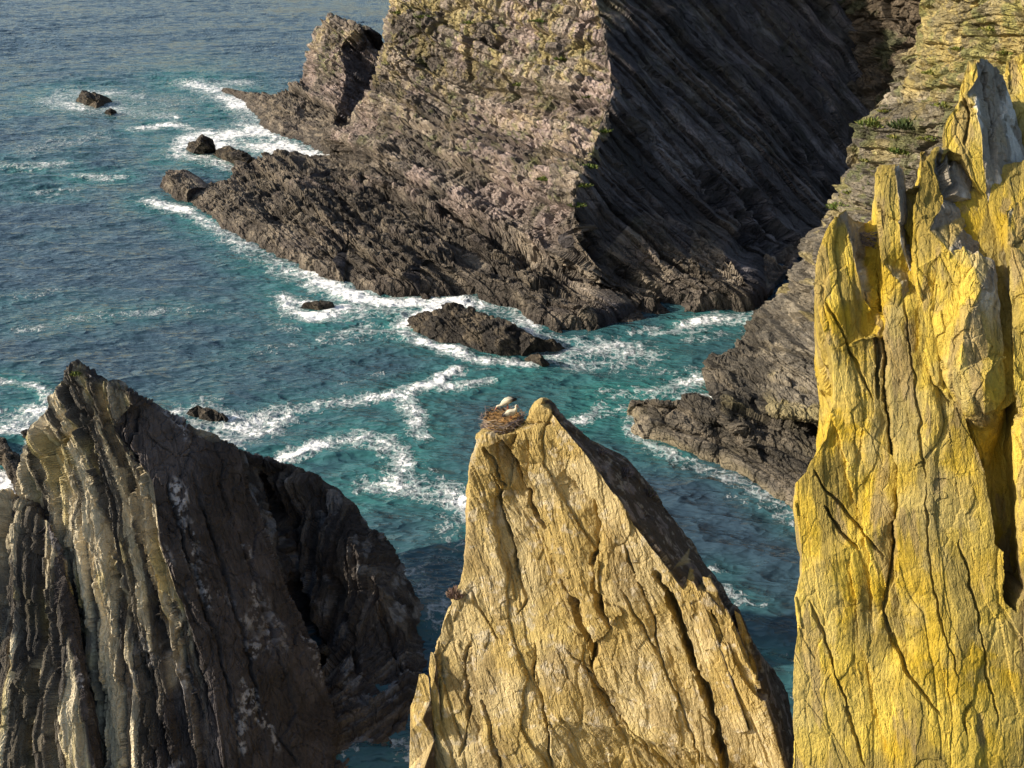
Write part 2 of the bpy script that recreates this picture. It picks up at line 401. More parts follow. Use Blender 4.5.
def col_slope(d):
    p = d['p']; z = p[:, 2]; Q = np.stack([d['s'], d['u']*.3, d['v']*.3], 1)
    c = mixc((.12, .105, .085), (.24, .205, .155), sstep(-.3, .5, fbm(Q/1.5, 4, 3)))
    c = mixc(c, (.36, .29, .12), sstep(.25, .55, fbm(Q/3+4, 4, 8))*.6)
    c = mixc(c, mixc((.36, .28, .10), (.17, .14, .075), sstep(-.1, .4, fbm(p/1.6, 5, 61, .65))), sstep(33, 38, z + 2*fbm(p/5, 3, 4))*.85)
    c = mixc(c, (.20, .17, .10), sstep(.0, .5, fbm(p/2, 4, 13))*sstep(20, 26, z)*.6)
    c = mixc(c, (.12, .15, .03), sstep(.2, .42, fbm(p/2.2, 4, 11))*sstep(18, 24, z)*.4)
    low = 1-sstep(4, 6.5, z + 1*fbm(p/4, 3, 14))
    c = mixc(c, mixc((.06, .052, .042), (.15, .125, .095), sstep(-.2, .5, fbm(Q/1.2, 4, 10))), low*.85)
    c = mixc(c, (.17, .14, .09), (1-sstep(.3, 1.3, z+.5*fbm(p/2, 2, 2)))*.6)
    return c*band(d, .25)
def col_wet(d):
    p = d['p']
    c = mixc((.035, .03, .026), (.10, .08, .058), sstep(-.2, .5, fbm(p/1.5, 4, 3)))
    return c*band(d, .3)

M_near = rock_mat('weathered_ochre_rock', .06, .95, 3, .32, (.6, 1.1, 4.5), .04, .6)
M_yel = rock_mat('yellow_lichened_rock', .04, .9, 3, .3, (.6, 1.1, 4.5), .03, .7)
M_left = rock_mat('layered_grey_slate', .08, .85, 6, .4, (.35, 1.0, 3), .05, .9)
M_far = rock_mat('bedded_brown_rock', .28, .95, 4, .45, (1.0, 1.6, 3.), .06)
M_mid = rock_mat('bedded_grey_brown_rock', .15, .95, 4, .45, (.6, .8, 1.4), .06)

# ------------------------------------------------------------------ the headland
PL_D = {'D': ((.51, -.58, .63), (595, 0, 183))}
head_out = [(470, -170, 242), (425, -60, 236), (394, 0, 230), (384, 43, 226), (374, 90, 228), (351, 117, 236), (324, 131, 247), (318, 147, 252), (330, 159, 'w'),
  (305, 163, 234), (289, 158, ('z', 4)), (273, 156, ('z', 4)), (254, 168, ('z', 3)), (234, 168, ('z', 3)), (228, 190, ('z', 1.5)), (207, 191, ('z', 1.5)), (195, 183, ('z', 2)), (182, 176, ('z', 2.5)), (170, 180, ('z', 2)), (157, 187, 'w'),
  (170, 198, 'w'), (185, 207, 'w'), (210, 222, 'w'), (235, 239, 'w'), (270, 256, 'w'), (300, 270, 'w'), (345, 290, 'w'), (375, 299, 'w'), (420, 301, 'w'), (470, 301, 'w'), (520, 313, 'w'), (535, 330, 'w'), (560, 335, 'w'), (600, 333, 'w'), (640, 324, 'w'), (662, 317, 'w'), (690, 315, 'w'), (720, 313, 'w'), (756, 312, 'w'),
  (765, 300, ('z', .2)), (795, 268, ('z', .6)), (830, 232, 'D'), (890, 200, 'D'), (900, 120, 'D'), (905, 0, 'D'), (905, -120, 'D'), (820, -200, 262), (680, -190, 232), (560, -180, 224)]
head_in = [(595, -60, 192), (585, -140, 207), (595, 0, 183), (606, 40, 176), (614, 85, 169), (603, 121, 162), (591, 156, 155.5), (575, 185, 149.5), (573, 211, 146.8), (575, 234, 145.6), (594, 262, 145.2), (632, 293, 145),   # ridge
  (330, 170, 218), (360, 176, 205), (390, 184, 193), (420, 193, 183), (450, 203, 174), (485, 216, 166), (520, 230, 159.5), (550, 245, 154),                                   # crest of the shore apron
  (333, 176, 217), (390, 194, 192), (450, 215, 172.5), (520, 244, 157.5), (560, 266, 150), (600, 292, 145.5), (640, 312, 144),
  (440, 0, 219), (500, 0, 204), (550, 0, 192), (440, 60, 214), (500, 60, 197), (560, 60, 183), (400, 110, 214), (450, 110, 203), (520, 120, 184), (570, 120, 170), (380, 150, 206), (430, 160, 192), (480, 170, 180), (530, 185, 165.5), (345, 145, 228),
  (300, 180, ('z', 5)), (270, 175, ('z', 5)), (250, 185, ('z', 4)), (300, 205, ('z', 5)), (260, 210, ('z', 3.5)), (230, 205, ('z', 3)), (190, 192, ('z', 2.3)), (350, 235, ('z', 4.5)), (330, 260, ('z', 3)), (420, 255, ('z', 4.5)), (400, 280, ('z', 2.5)), (490, 280, ('z', 3)), (540, 300, ('z', 3)), (590, 312, ('z', 2)),
  (655, 60, 'D'), (660, 140, 'D'), (700, 0, 'D'), (760, 60, 'D'), (640, 210, ('D', -1)), (760, 190, 'D'), (785, 255, 'D'), (800, 0, 'D'), (820, 130, 'D'), (700, -100, 'D'), (800, -100, 'D'), (725, 190, 'D'), (742, 225, 'D'), (762, 265, ('z', .8)),
  (700, 215, 'D'), (725, 255, 153.5), (748, 285, 147), (660, 225, ('D', -3)), (640, 262, 148.5), (690, 262, 150), (720, 295, 145), (668, 298, 146), (652, 306, ('z', .8))]
apron_lines = [('step', [(330, 165), (360, 176), (400, 187), (450, 203), (485, 217), (520, 231), (550, 246), (580, 258), (610, 282), (640, 300)], 9, -1.3),
  ('crack', [(340, 180), (390, 196), (440, 211), (500, 236), (550, 262), (600, 288), (640, 312)], 4, 1.8),
  ('crack', [(560, 215), (590, 240), (630, 272), (670, 300), (690, 312)], 5, 3.0),
  ('crack', [(640, 296), (660, 304), (690, 308)], 6, 3.5),
  ('crack', [(703, 165), (730, 205), (760, 245), (790, 275)], 11, 5), ('crack', [(740, 190), (770, 225), (800, 250)], 9, 5),
  ('step', [(345, 196), (400, 214), (450, 232), (520, 262), (570, 290), (610, 314)], 6, 1.0), ('step', [(300, 200), (360, 225), (430, 252), (500, 282), (560, 312)], 6, .9), ('step', [(240, 195), (300, 225), (370, 258), (440, 284), (500, 304)], 6, .8), ('step', [(230, 215), (300, 252), (360, 280)], 5, .7), ('step', [(330, 182), (400, 203), (460, 222), (530, 252), (590, 290)], 5, .9),
  ('crack', [(640, 60), (700, 110), (760, 180), (800, 235)], 4, 2.5), ('crack', [(690, 30), (760, 100), (820, 180)], 4, 2.5), ('crack', [(620, 110), (680, 160), (720, 215)], 4, 2.2), ('crack', [(740, 10), (790, 60), (835, 130)], 3, 2.),
  ('crack', [(620, 160), (660, 205), (700, 240), (745, 275)], 4, 2.), ('crack', [(640, 240), (680, 270), (720, 280)], 3, 1.5),
  ('step', [(360, 108), (400, 122), (470, 128), (540, 150), (590, 160)], 10, 1.5), ('step', [(395, 60), (450, 80), (520, 88), (600, 100)], 12, 1.5), ('step', [(330, 140), (400, 160), (470, 160), (560, 200)], 10, 1.2)]
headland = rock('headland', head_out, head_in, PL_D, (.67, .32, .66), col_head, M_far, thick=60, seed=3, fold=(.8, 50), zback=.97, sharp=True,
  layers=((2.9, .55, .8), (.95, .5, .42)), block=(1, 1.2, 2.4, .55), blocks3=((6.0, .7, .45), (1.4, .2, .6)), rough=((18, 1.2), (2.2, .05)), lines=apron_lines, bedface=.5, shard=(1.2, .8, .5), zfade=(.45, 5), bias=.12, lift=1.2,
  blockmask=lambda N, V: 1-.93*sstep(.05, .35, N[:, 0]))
tag(headland, 'tall brown layered headland with a sunlit left side and a shaded slanting right side', 'headland', kind='structure')

spur_out = [(333, 19, 318), (347, 24, 312), (360, 26, 308), (373, 32, 313), (386, 43, 318), (420, 60, 324), (420, 150, 285), (340, 160, ('z', .5)), (322, 157, 'w'), (305, 147, 'w'), (282, 139, 'w'), (262, 130, 'w'), (252, 115, 'w'), (240, 102, 'w'), (219, 92, 'w'), (226, 88, ('z', 1)), (250, 94, ('z', 2.5)), (270, 95, ('z', 4)), (288, 91, ('z', 6)), (296, 85, ('z', 8)), (301, 78, 325), (304, 66, 324), (312, 48, 322), (320, 31, 320)]
spur_in = [(340, 45, 309), (345, 75, 297), (338, 105, 283), (330, 130, 270), (322, 70, 307), (310, 100, 300), (285, 112, ('z', 4)), (300, 125, 285), (370, 75, 306), (365, 110, 292), (358, 50, 312)]
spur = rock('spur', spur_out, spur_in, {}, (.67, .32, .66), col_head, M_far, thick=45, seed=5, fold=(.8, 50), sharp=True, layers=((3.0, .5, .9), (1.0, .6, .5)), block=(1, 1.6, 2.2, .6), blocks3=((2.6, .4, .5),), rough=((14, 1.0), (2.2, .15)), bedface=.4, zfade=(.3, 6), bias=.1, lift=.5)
tag(spur, 'jagged low spur of rock at the far seaward end behind the headland', 'headland', kind='structure')

cove_out = [(780, -220, 246), (1010, -220, 190), (1010, 60, 186), (1000, 230, 180), (900, 240, 181), (830, 235, 190), (812, 130, 212), (800, 0, 236)]
cove_in = [(845, 40, 221), (848, 110, 208), (900, 20, 208), (900, 100, 200), (870, 160, 198), (950, -80, 200), (880, -100, 218)]
cove = rock('cliff', cove_out, cove_in, {}, (.3, .2, .9), col_cove, M_far, thick=30, seed=9, fold=(2, 30), layers=((3, .6, .7),), blocks3=((3.5, 1.3, .5), (1.5, .6, .6)), rough=((12, 1.5), (2, .35)), bedface=.4)
tag(cove, 'shaded brown cliff at the head of the cove between headland and hillside', 'cliff', kind='structure')

# ------------------------------------------------------------------ the hillside on the right
slope_out = [(958, -60, 100), (950, 0, 102), (935, 35, 104), (922, 62, 105), (908, 85, 106), (896, 90, 107), (887, 103, 108.5), (870, 122, 110), (861, 140, 112), (857, 163, 114), (845, 190, 118), (828, 210, 120), (812, 245, 124), (800, 265, 126), (786, 290, 128), (768, 310, 130), (756, 324, 129), (745, 340, 125), (733, 352, 122), (712, 362, 118), (706, 373, ('z', 1.5)), (709, 390, ('z', 2)), (717, 403, ('z', 3)), (700, 401, ('z', 3.4)), (690, 402, ('z', 3)), (680, 407, ('z', 2.6)), (660, 403, ('z', 3)), (645, 402, ('z', 2.6)), (633, 406, ('z', 1.6)),
  (629, 416, 'w'), (635, 434, 'w'), (650, 444, 'w'), (672, 452, 'w'), (695, 458, 'w'), (720, 467, 'w'), (750, 484, 'w'), (775, 499, 'w'), (800, 517, 'w'), (850, 540, 'w'), (950, 600, 'w'), (1150, 620, 'w'), (1400, 400, 62), (1400, -60, 66), (1200, -100, 78), (1040, -100, 92)]
slope_in = [(720, 412, ('z', 3.2)), (770, 418, ('z', 3.6)), (820, 428, ('z', 4)), (726, 408, ('z', 4.5)), (775, 412, ('z', 5.5)), (825, 420, ('z', 6)), (660, 425, ('z', 1.6)), (700, 435, ('z', 1.7)), (760, 465, ('z', 1.6)), (800, 485, ('z', 1.8)), (820, 470, ('z', 3)),
  (740, 375, 113.5), (790, 375, 107.5), (830, 380, 102.5), (775, 335, 118), (820, 330, 109), (800, 295, 120), (835, 270, 112), (830, 235, 117), (860, 200, 108), (860, 250, 106), (890, 160, 103), (900, 300, 92), (920, 110, 99), (950, 60, 96), (900, 200, 98), (960, 110, 91), (1000, 40, 89), (1030, 100, 83), (980, -20, 94), (1100, 60, 78), (1000, 200, 82), (1100, 300, 72)]
slope_lines = [('step', [(720, 405), (760, 412), (810, 425), (850, 440)], 5, 1.2), ('step', [(745, 342), (790, 352), (835, 362)], 6, .8), ('step', [(770, 315), (800, 316), (840, 322)], 6, .8), ('step', [(790, 292), (815, 288), (845, 290)], 5, .7), ('crack', [(640, 425), (700, 440), (770, 470), (810, 490)], 4, .9), ('step', [(715, 372), (770, 380), (830, 395)], 6, .7), ('step', [(700, 420), (760, 440), (820, 462)], 5, .8)]
slope = rock('hillside', slope_out, slope_in, {}, (.2, .12, .97), col_slope, M_mid, thick=25, seed=12, fold=(.5, 30), sharp=True, layers=((1.4, .5, .5), (.48, .5, .22)), block=(0, .9, 1.6, .34), blocks3=((2.6, .4, .5), (.9, .14, .5)), rough=((9, .8), (1.2, .06)), lines=slope_lines, bedface=.3, zback=.95, zfade=(.5, 4), bias=.1, lift=.4)
tag(slope, 'steep layered hillside with a rocky ledge running out into the cove', 'hillside', kind='structure')

# ------------------------------------------------------------------ left sea stack
G = (.70, -.58, .42)
BL = (.707, -.59, .39)
near = lambda L: [(x, y, 51+(q-50)*.6 if isinstance(q, (int, float)) else q) for x, y, q in L]
PL_L = {'G': (G, (147, 440, 59.4))}
g = lambda x, y, d=0: (x, y, ('G', d))
root = empty('sea_stack', at_y(150, 600, 66) * np.array([1, 1, 0]))
tag(root, 'dark striped sea stack of upright layers with a black gully in its side', 'sea stack')
fin_out = [(67, 385, 66.3), (72, 372, 66), (80, 369, 66), (90, 375, 65.6), (97, 381, 65.4), (113, 386, 65), (127, 391, 64.8), (137, 398, 64.5), g(150, 406), g(163, 413), g(185, 428), g(212, 440), g(236, 454), g(250, 500, .4), g(272, 560, .4), g(292, 610, .4), g(312, 655), g(326, 705), g(336, 770, -1), g(340, 830, -2), (200, 900, 'w'), (60, 900, 46), (20, 830, 51), (20, 640, 60), (24, 560, 63.5), (24, 510, 66.5), (22, 490, 67.5), (26, 462, 67.8), (33, 440, 67.5), (45, 417, 67), (57, 397, 66.6)]
fin_in = [g(146, 405), (144, 440, 64), g(150, 480), g(160, 540), g(175, 590), g(195, 640), g(215, 690), g(235, 768), (110, 430, 63.6), (70, 440, 65.4), (50, 500, 65.2), (90, 500, 63), (125, 500, 61.8), (60, 570, 61.5), (100, 600, 59), (145, 600, 58), (70, 660, 57.5), (120, 690, 54.6), (170, 690, 54.4), (80, 768, 52), (150, 768, 50.5), (200, 768, 51.5), g(200, 480, -.5), g(230, 560, -.4), g(260, 640, -.4), g(280, 720, -.6)]
fl = lambda pts, w, dep: ('step', pts, w, dep)
fin_lines = [fl([(88, 385), (80, 420), (68, 450), (75, 500), (95, 560), (110, 620), (140, 700), (160, 768)], 9, .9), fl([(100, 390), (95, 420), (84, 455), (100, 520), (118, 580), (150, 680), (175, 768)], 8, .8),
  fl([(112, 392), (112, 430), (128, 480), (138, 540), (160, 620), (190, 720), (200, 768)], 9, 1.0), fl([(130, 400), (124, 430), (140, 490), (155, 560), (180, 640), (205, 730)], 6, .6), fl([(140, 405), (133, 445), (146, 500), (166, 570), (196, 650), (220, 740)], 6, .8), fl([(60, 420), (45, 460), (48, 520), (62, 590), (85, 660), (110, 768)], 8, .7), fl([(40, 470), (40, 530), (55, 610), (80, 700)], 7, .6), fl([(75, 395), (62, 430), (52, 470), (60, 540), (80, 600), (105, 690), (125, 768)], 7, .6),
  ('crack', [(85, 400), (93, 470), (104, 540), (118, 600)], 5, .5), ('crack', [(97, 470), (112, 540), (134, 620), (158, 700)], 5, .6), ('crack', [(190, 470), (215, 540), (245, 640), (262, 720)], 3, .35), ('crack', [(215, 470), (250, 570), (285, 680)], 3, .3), ('crack', [(165, 470), (185, 550), (220, 650), (240, 740)], 3, .35)]
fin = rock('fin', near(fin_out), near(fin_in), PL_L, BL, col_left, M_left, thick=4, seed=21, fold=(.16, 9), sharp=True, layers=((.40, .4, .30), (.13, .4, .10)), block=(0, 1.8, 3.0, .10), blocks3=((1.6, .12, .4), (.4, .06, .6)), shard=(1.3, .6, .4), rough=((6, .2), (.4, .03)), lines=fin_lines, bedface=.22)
adopt(fin, root)
back_out = [(222, 446, 70), (240, 455, 75), (262, 461, 76.5), (290, 468, 77), (320, 484, 76), (350, 504, 74.5), (366, 524, 73.5), (381, 545, 72.5), (400, 568, 71.8), (418, 598, 71.4), (431, 626, 'w'), (434, 660, 'w'), (430, 690, 'w'), (470, 760, 'w'), (420, 830, 'w'), (300, 900, 'w'), (290, 740, ('z', 1.5)), (275, 640, 65), (245, 540, 69), (225, 480, 70.5)]
back_in = [(262, 480, 77.5), (288, 483, 75.6), (300, 530, 75), (322, 560, 72), (340, 600, 69), (352, 640, 66), (362, 680, ('z', .8)), (300, 590, 71.5), (318, 640, 68), (330, 690, ('z', .9)), (350, 705, ('z', .7)), (325, 730, ('z', .7)), (345, 765, ('z', .25)), (385, 765, ('z', .1)), (370, 720, ('z', .45)), (350, 540, 71), (380, 590, 68.7), (405, 640, 67), (410, 690, ('z', .6)), (405, 740, ('z', .1))]
fin2 = rock('fin', back_out, back_in, PL_L, BL, col_dark, M_left, thick=5, seed=23, fold=(.2, 7), sharp=True, layers=((.8, .6, .35), (.25, .6, .12)), blocks3=((1.6, .16, .5), (.6, .08, .6)), rough=((3, .3), (.6, .07)), bedface=.4,
  lines=[('crack', [(262, 470), (285, 540), (305, 610), (325, 670)], 9, 1.6), ('crack', [(330, 560), (345, 620), (360, 670)], 4, .7), ('crack', [(365, 560), (385, 620), (400, 670)], 4, .6)])
adopt(fin2, root)
foot_out = [(-80, 500, 68), (0, 499, 66.5), (8, 496, 66.3), (17, 500, 66), (27, 509, 65), (40, 516, 64), (51, 523, 63), (62, 560, 60.6), (70, 620, 57.5), (85, 700, 53), (95, 768, 50), (90, 900, 45), (-120, 900, 48), (-120, 560, 66)]
foot_in = [(10, 540, 63.5), (35, 560, 61.5), (10, 620, 59.5), (45, 640, 57.5), (15, 700, 54.5), (55, 730, 52), (0, 768, 51)]
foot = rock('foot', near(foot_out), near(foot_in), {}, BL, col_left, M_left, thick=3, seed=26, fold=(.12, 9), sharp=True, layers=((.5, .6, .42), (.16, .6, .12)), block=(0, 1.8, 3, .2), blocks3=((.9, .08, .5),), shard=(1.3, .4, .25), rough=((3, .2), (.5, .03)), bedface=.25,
  lines=[fl([(12, 505), (18, 560), (28, 640), (50, 740)], 6, .9), fl([(30, 515), (38, 570), (55, 650), (70, 730)], 6, .9), fl([(-2, 520), (8, 600), (22, 690), (30, 768)], 6, .8)])
adopt(foot, root)

# ------------------------------------------------------------------ central sea stack
PC = {'F': ((-.28, -.92, .27), (500, 430, 50))}
F = lambda x, y, d=0: (x, y, ('F', d))
root = empty('sea_stack', at_y(600, 700, 50) * np.array([1, 1, 0]))
tag(root, 'sunlit ochre sea stack with a pointed top and a bird nest', 'sea stack')
cen_out = [F(543, 401, .25), F(550, 404, .9), F(560, 414, 1.6), F(575, 427, 2.3), F(590, 440, 3), F(606, 450, 3.6), F(622, 462, 4.2), F(640, 479, 4.8), F(655, 497, 5), F(672, 520, 5.2), F(690, 547, 5.4), F(710, 574, 5.6), F(726, 596, 5.6), F(745, 622, 5.6), F(762, 648, 5.6), F(778, 670, 5.6), F(788, 692, 5.4), F(793, 730, 5), F(797, 790, 5), (810, 915, 'w'), (425, 915, 'w'), F(428, 800), F(431, 730), F(433, 690), F(434, 660), F(436, 640), F(446, 612), F(452, 600), F(462, 585), F(468, 562), F(471, 530), F(471, 490), F(474, 460), F(478, 445), F(480, 436), F(484, 431, .8), F(505, 428, 2.0), F(524, 424, 1.2), F(532, 416, .4), F(538, 405, .2)]
cen_in = [F(500, 436), F(518, 432), F(541, 406), F(551, 411), F(560, 424), F(572, 438), F(584, 452), F(600, 472), F(622, 505), F(640, 532), F(655, 552), F(670, 572), F(684, 590), F(695, 590, .15), F(707, 594, .25), F(722, 612, .3), F(737, 628, .35), F(750, 652, .3), F(759, 690, .3), F(772, 730, .3), F(786, 775, .4),
  F(600, 600, -.4), F(500, 600, .1), F(540, 500, .2), F(560, 720, -.3), F(660, 690, .1), F(720, 690, .2), F(650, 478, 3.6), F(690, 565, 2.4), F(714, 588, 2.2), F(735, 612, 2.2), F(770, 690, 2.4), F(786, 740, 2.4)]
cen_lines = [('crack', [(492, 472), (505, 523), (515, 550), (513, 570), (525, 601), (517, 616)], 2.2, .35), ('step', [(492, 472), (505, 523), (515, 550), (525, 601)], 14, .25),
  ('crack', [(535, 527), (556, 577), (570, 605), (584, 636), (588, 671), (607, 702), (623, 730), (645, 775)], 2.6, .5), ('crack', [(566, 596), (580, 625), (592, 650), (590, 672)], 6, 1.1), ('step', [(505, 447), (535, 527), (556, 577), (584, 636), (590, 668), (623, 730), (650, 780)], 22, .5),
  ('crack', [(591, 499), (599, 527), (591, 566), (595, 601), (611, 628)], 3, .6), ('crack', [(596, 590), (602, 612), (611, 630)], 4, .7), ('step', [(565, 470), (591, 500), (599, 527), (592, 566), (597, 601), (612, 630)], 16, .4),
  ('crack', [(654, 572), (670, 597), (681, 624), (689, 655), (709, 702), (722, 745), (728, 780)], 5, 1.1), ('crack', [(694, 614), (709, 655), (724, 698), (748, 730)], 3, .7), ('crack', [(712, 609), (735, 652), (762, 700)], 4, .8), ('crack', [(720, 596), (735, 620), (752, 660), (760, 680)], 4, .7),
  ('crack', [(533, 644), (535, 679), (546, 718), (553, 775)], 1.8, .3), ('step', [(533, 644), (535, 679), (546, 718), (553, 775)], 10, .15), ('crack', [(501, 440), (513, 461), (521, 480), (530, 498), (545, 530)], 3.2, .6), ('step', [(501, 440), (513, 461), (530, 498)], 10, .4), ('crack', [(485, 446), (494, 467), (502, 489)], 2.5, .4),
  ('step', [(554, 439), (560, 455), (567, 478), (592, 505), (625, 560), (655, 615), (690, 700), (705, 768)], 16, .3), ('crack', [(468, 640), (462, 679), (466, 710), (460, 760)], 2, .3), ('crack', [(482, 700), (490, 735), (500, 775)], 2, .3), ('step', [(530, 440), (528, 470), (536, 500)], 10, .35), ('step', [(518, 432), (512, 450), (520, 470)], 8, .4),
  ('crack', [(560, 650), (600, 690), (640, 705)], 1.4, .15), ('crack', [(620, 590), (650, 640), (680, 700), (700, 768)], 1.6, .2), ('step', [(452, 600), (470, 640), (478, 700), (475, 760)], 14, .3), ('crack', [(470, 590), (490, 620), (500, 640)], 1.6, .2), ('crack', [(625, 545), (640, 590), (655, 620), (660, 660)], 1.6, .25), ('crack', [(590, 690), (640, 740), (665, 768)], 1.5, .2)]
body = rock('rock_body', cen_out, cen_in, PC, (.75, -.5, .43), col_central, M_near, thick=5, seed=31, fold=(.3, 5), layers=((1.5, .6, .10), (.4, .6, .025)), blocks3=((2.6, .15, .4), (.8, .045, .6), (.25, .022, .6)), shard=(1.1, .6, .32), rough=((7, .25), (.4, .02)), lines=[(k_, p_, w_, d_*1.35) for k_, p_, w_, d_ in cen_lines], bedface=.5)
adopt(body, root)
spl_out = [F(424, 673, -.3), F(429, 677, -.3), F(431, 700, -.2), F(434, 740, -.2), F(438, 800, -.3), (440, 915, 'w'), (395, 915, 'w'), F(406, 820, -.3), F(410, 768, -.3), F(411, 730, -.3), F(411, 705, -.3), F(415, 695, -.3), F(417, 682, -.3), F(419, 674, -.3)]
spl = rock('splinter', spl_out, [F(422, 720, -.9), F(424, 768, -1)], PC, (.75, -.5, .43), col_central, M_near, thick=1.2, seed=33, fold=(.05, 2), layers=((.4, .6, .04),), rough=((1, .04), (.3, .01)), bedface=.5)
adopt(spl, root)
spl = rock('splinter', [F(431, 652, -.2), F(434, 653, -.2), F(436, 665, -.2), F(439, 690, 0), F(441, 720, 0), F(431, 720, 0), F(431, 690, -.1), F(429, 668, -.2)], [F(434, 680, -.5)], PC, (.75, -.5, .43), col_central, M_near, thick=.8, seed=34, fold=(.05, 2), layers=((.3, .6, .02),), rough=((1, .02),), bedface=.5)
adopt(spl, root)
sl_out = [F(686, 577, .15), F(694, 581, .15), F(704, 604, .1), F(716, 636, .1), F(728, 672, .1), F(740, 706, .1), F(748, 730, .1), F(735, 734, .15), F(722, 712, .15), F(708, 676, .15), F(694, 644, .15), F(687, 612, .15), F(683, 592, .2)]
for k, (pts) in enumerate([sl_out, [F(703, 577, .5), F(709, 579, .5), F(722, 600, .45), F(736, 628, .4), F(748, 654, .35), F(757, 690, .3), F(762, 716, .3), F(750, 704, .25), F(737, 670, .25), F(724, 638, .25), F(712, 606, .35)], [F(735, 611, .9), F(742, 617, .9), F(752, 640, .8), F(758, 662, .7), F(762, 690, .6), F(752, 672, .5), F(742, 645, .6)]]):
    mx = sum(p[0] for p in pts)/len(pts); my = sum(p[1] for p in pts)/len(pts)
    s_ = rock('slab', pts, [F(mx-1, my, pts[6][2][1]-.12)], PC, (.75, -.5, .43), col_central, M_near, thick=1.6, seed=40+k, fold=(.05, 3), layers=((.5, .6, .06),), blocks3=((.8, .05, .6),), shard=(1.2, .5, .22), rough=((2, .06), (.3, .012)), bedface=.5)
    adopt(s_, root)

# ------------------------------------------------------------------ right-hand pinnacle
PP = {'F': ((-.3, -.9, .3), (880, 450, 33)), 'R': ((.62, -.72, .3), (985, 100, 35.2))}
root = empty('rock_pinnacle', at_y(950, 1240, 29) * np.array([1, 1, 0]))
tag(root, 'tall yellow lichened pinnacle of rock filling the right edge, cracked top to bottom', 'rock pinnacle')
pin_out = [F(846, 208, .5), F(853, 217, .9), F(859, 219, 1.4), F(866, 221, 1.6), F(873, 218, 1.6), F(879, 206, 1.4), F(899, 196, 1.4), F(907, 190, 1.2), F(918, 186, 1.2), F(940, 190, 2), F(990, 170, 2.6), F(1040, 160, 3), F(1150, 230, 4), F(1300, 400, 4), F(1300, 900, 3), F(1250, 1240, 0), (785, 1240, 'w'), F(790, 900), F(793, 768), F(794, 700), F(795, 650), F(799, 622), F(796, 598), F(803, 572), F(801, 545), F(796, 505), F(797, 484), F(808, 471), F(823, 441), F(835, 402), F(833, 352), F(823, 322), F(816, 286), F(820, 256), F(829, 231), F(838, 214)]
pin_in = [F(848, 222, .3), F(852, 240, .2), F(858, 268, .15), F(866, 300, .2), F(874, 330, .25), F(868, 262, 1.2), F(876, 295, .5), F(835, 260, .1), F(840, 300), F(870, 330, .5), F(930, 300, .2), F(870, 480, .3), F(930, 500, -.2), F(900, 640, .2), F(850, 700), F(960, 640, 0), F(860, 900), F(960, 900), F(1000, 250, 1), F(1010, 300, .8), F(1060, 500, .3)]
pin_lines = [('crack', [(877, 262), (880, 300), (886, 361), (889, 410), (895, 470), (895, 556), (883, 617), (907, 671), (944, 720)], 3, .3), ('step', [(877, 262), (880, 300), (886, 361), (889, 410), (895, 470), (895, 556), (900, 620), (912, 680)], 20, .35),
  ('step', [(919, 300), (919, 349), (935, 380), (958, 406)], 12, .3), ('crack', [(860, 240), (868, 290), (877, 340), (880, 400)], 3.5, .45), ('crack', [(826, 300), (850, 350), (872, 400)], 2, .2), ('crack', [(812, 470), (835, 500), (860, 530), (885, 560)], 2, .25), ('crack', [(822, 505), (840, 530), (858, 552)], 2.5, .3), ('crack', [(905, 300), (912, 360), (920, 420), (925, 480)], 2, .15),
  ('crack', [(918, 250), (935, 290), (950, 310)], 2, .2), ('crack', [(925, 480), (930, 560), (940, 620), (960, 680)], 1.8, .15), ('crack', [(895, 180), (905, 240), (908, 262)], 3, .3), ('step', [(940, 210), (955, 260), (965, 300), (985, 350), (1000, 400)], 12, .3), ('crack', [(810, 600), (830, 650), (850, 720), (865, 768)], 2, .2), ('step', [(850, 560), (860, 640), (880, 720), (890, 768)], 14, .2), ('step', [(835, 420), (850, 480), (870, 560), (875, 640)], 16, .22), ('crack', [(960, 540), (975, 600), (985, 660), (1000, 730)], 2, .2)]
recess = [(962, 412), (985, 416), (1005, 409), (1024, 395), (1100, 380), (1100, 600), (1024, 590), (1016, 612), (1004, 600), (1003, 552), (996, 545), (989, 500), (983, 460)]
notch = [(1006, 238), (1014, 262), (1024, 240), (1024, 225), (1010, 215)]
pin = rock('rock_body', pin_out, pin_in, PP, (.85, -.45, .2), col_pinnacle, M_yel, thick=6, seed=51, fold=(.2, 4), layers=((1.3, .6, .055), (.3, .6, .014)), blocks3=((2.6, .10, .4), (.7, .03, .5), (.2, .010, .6)), shard=(1.1, .6, .3), rough=((5, .16), (.3, .012)), lines=pin_lines, carve=[(recess, 1.9, 1), (notch, 1., 1)], bedface=.5)
adopt(pin, root)
def pblock(outl, inn, seed, thick=1.8, lines=()):
    o = rock('block', outl, inn, PP, (.85, -.45, .2), col_pinnacle, M_yel, thick=thick, seed=seed, fold=(.08, 3), layers=((.7, .6, .05),), blocks3=((1.2, .08, .3), (.5, .04, .5), (.16, .012, .6)), shard=(1.0, .7, .4), rough=((3, .03), (.25, .008)), lines=lines, bedface=.6, ncells=5)
    adopt(o, root)
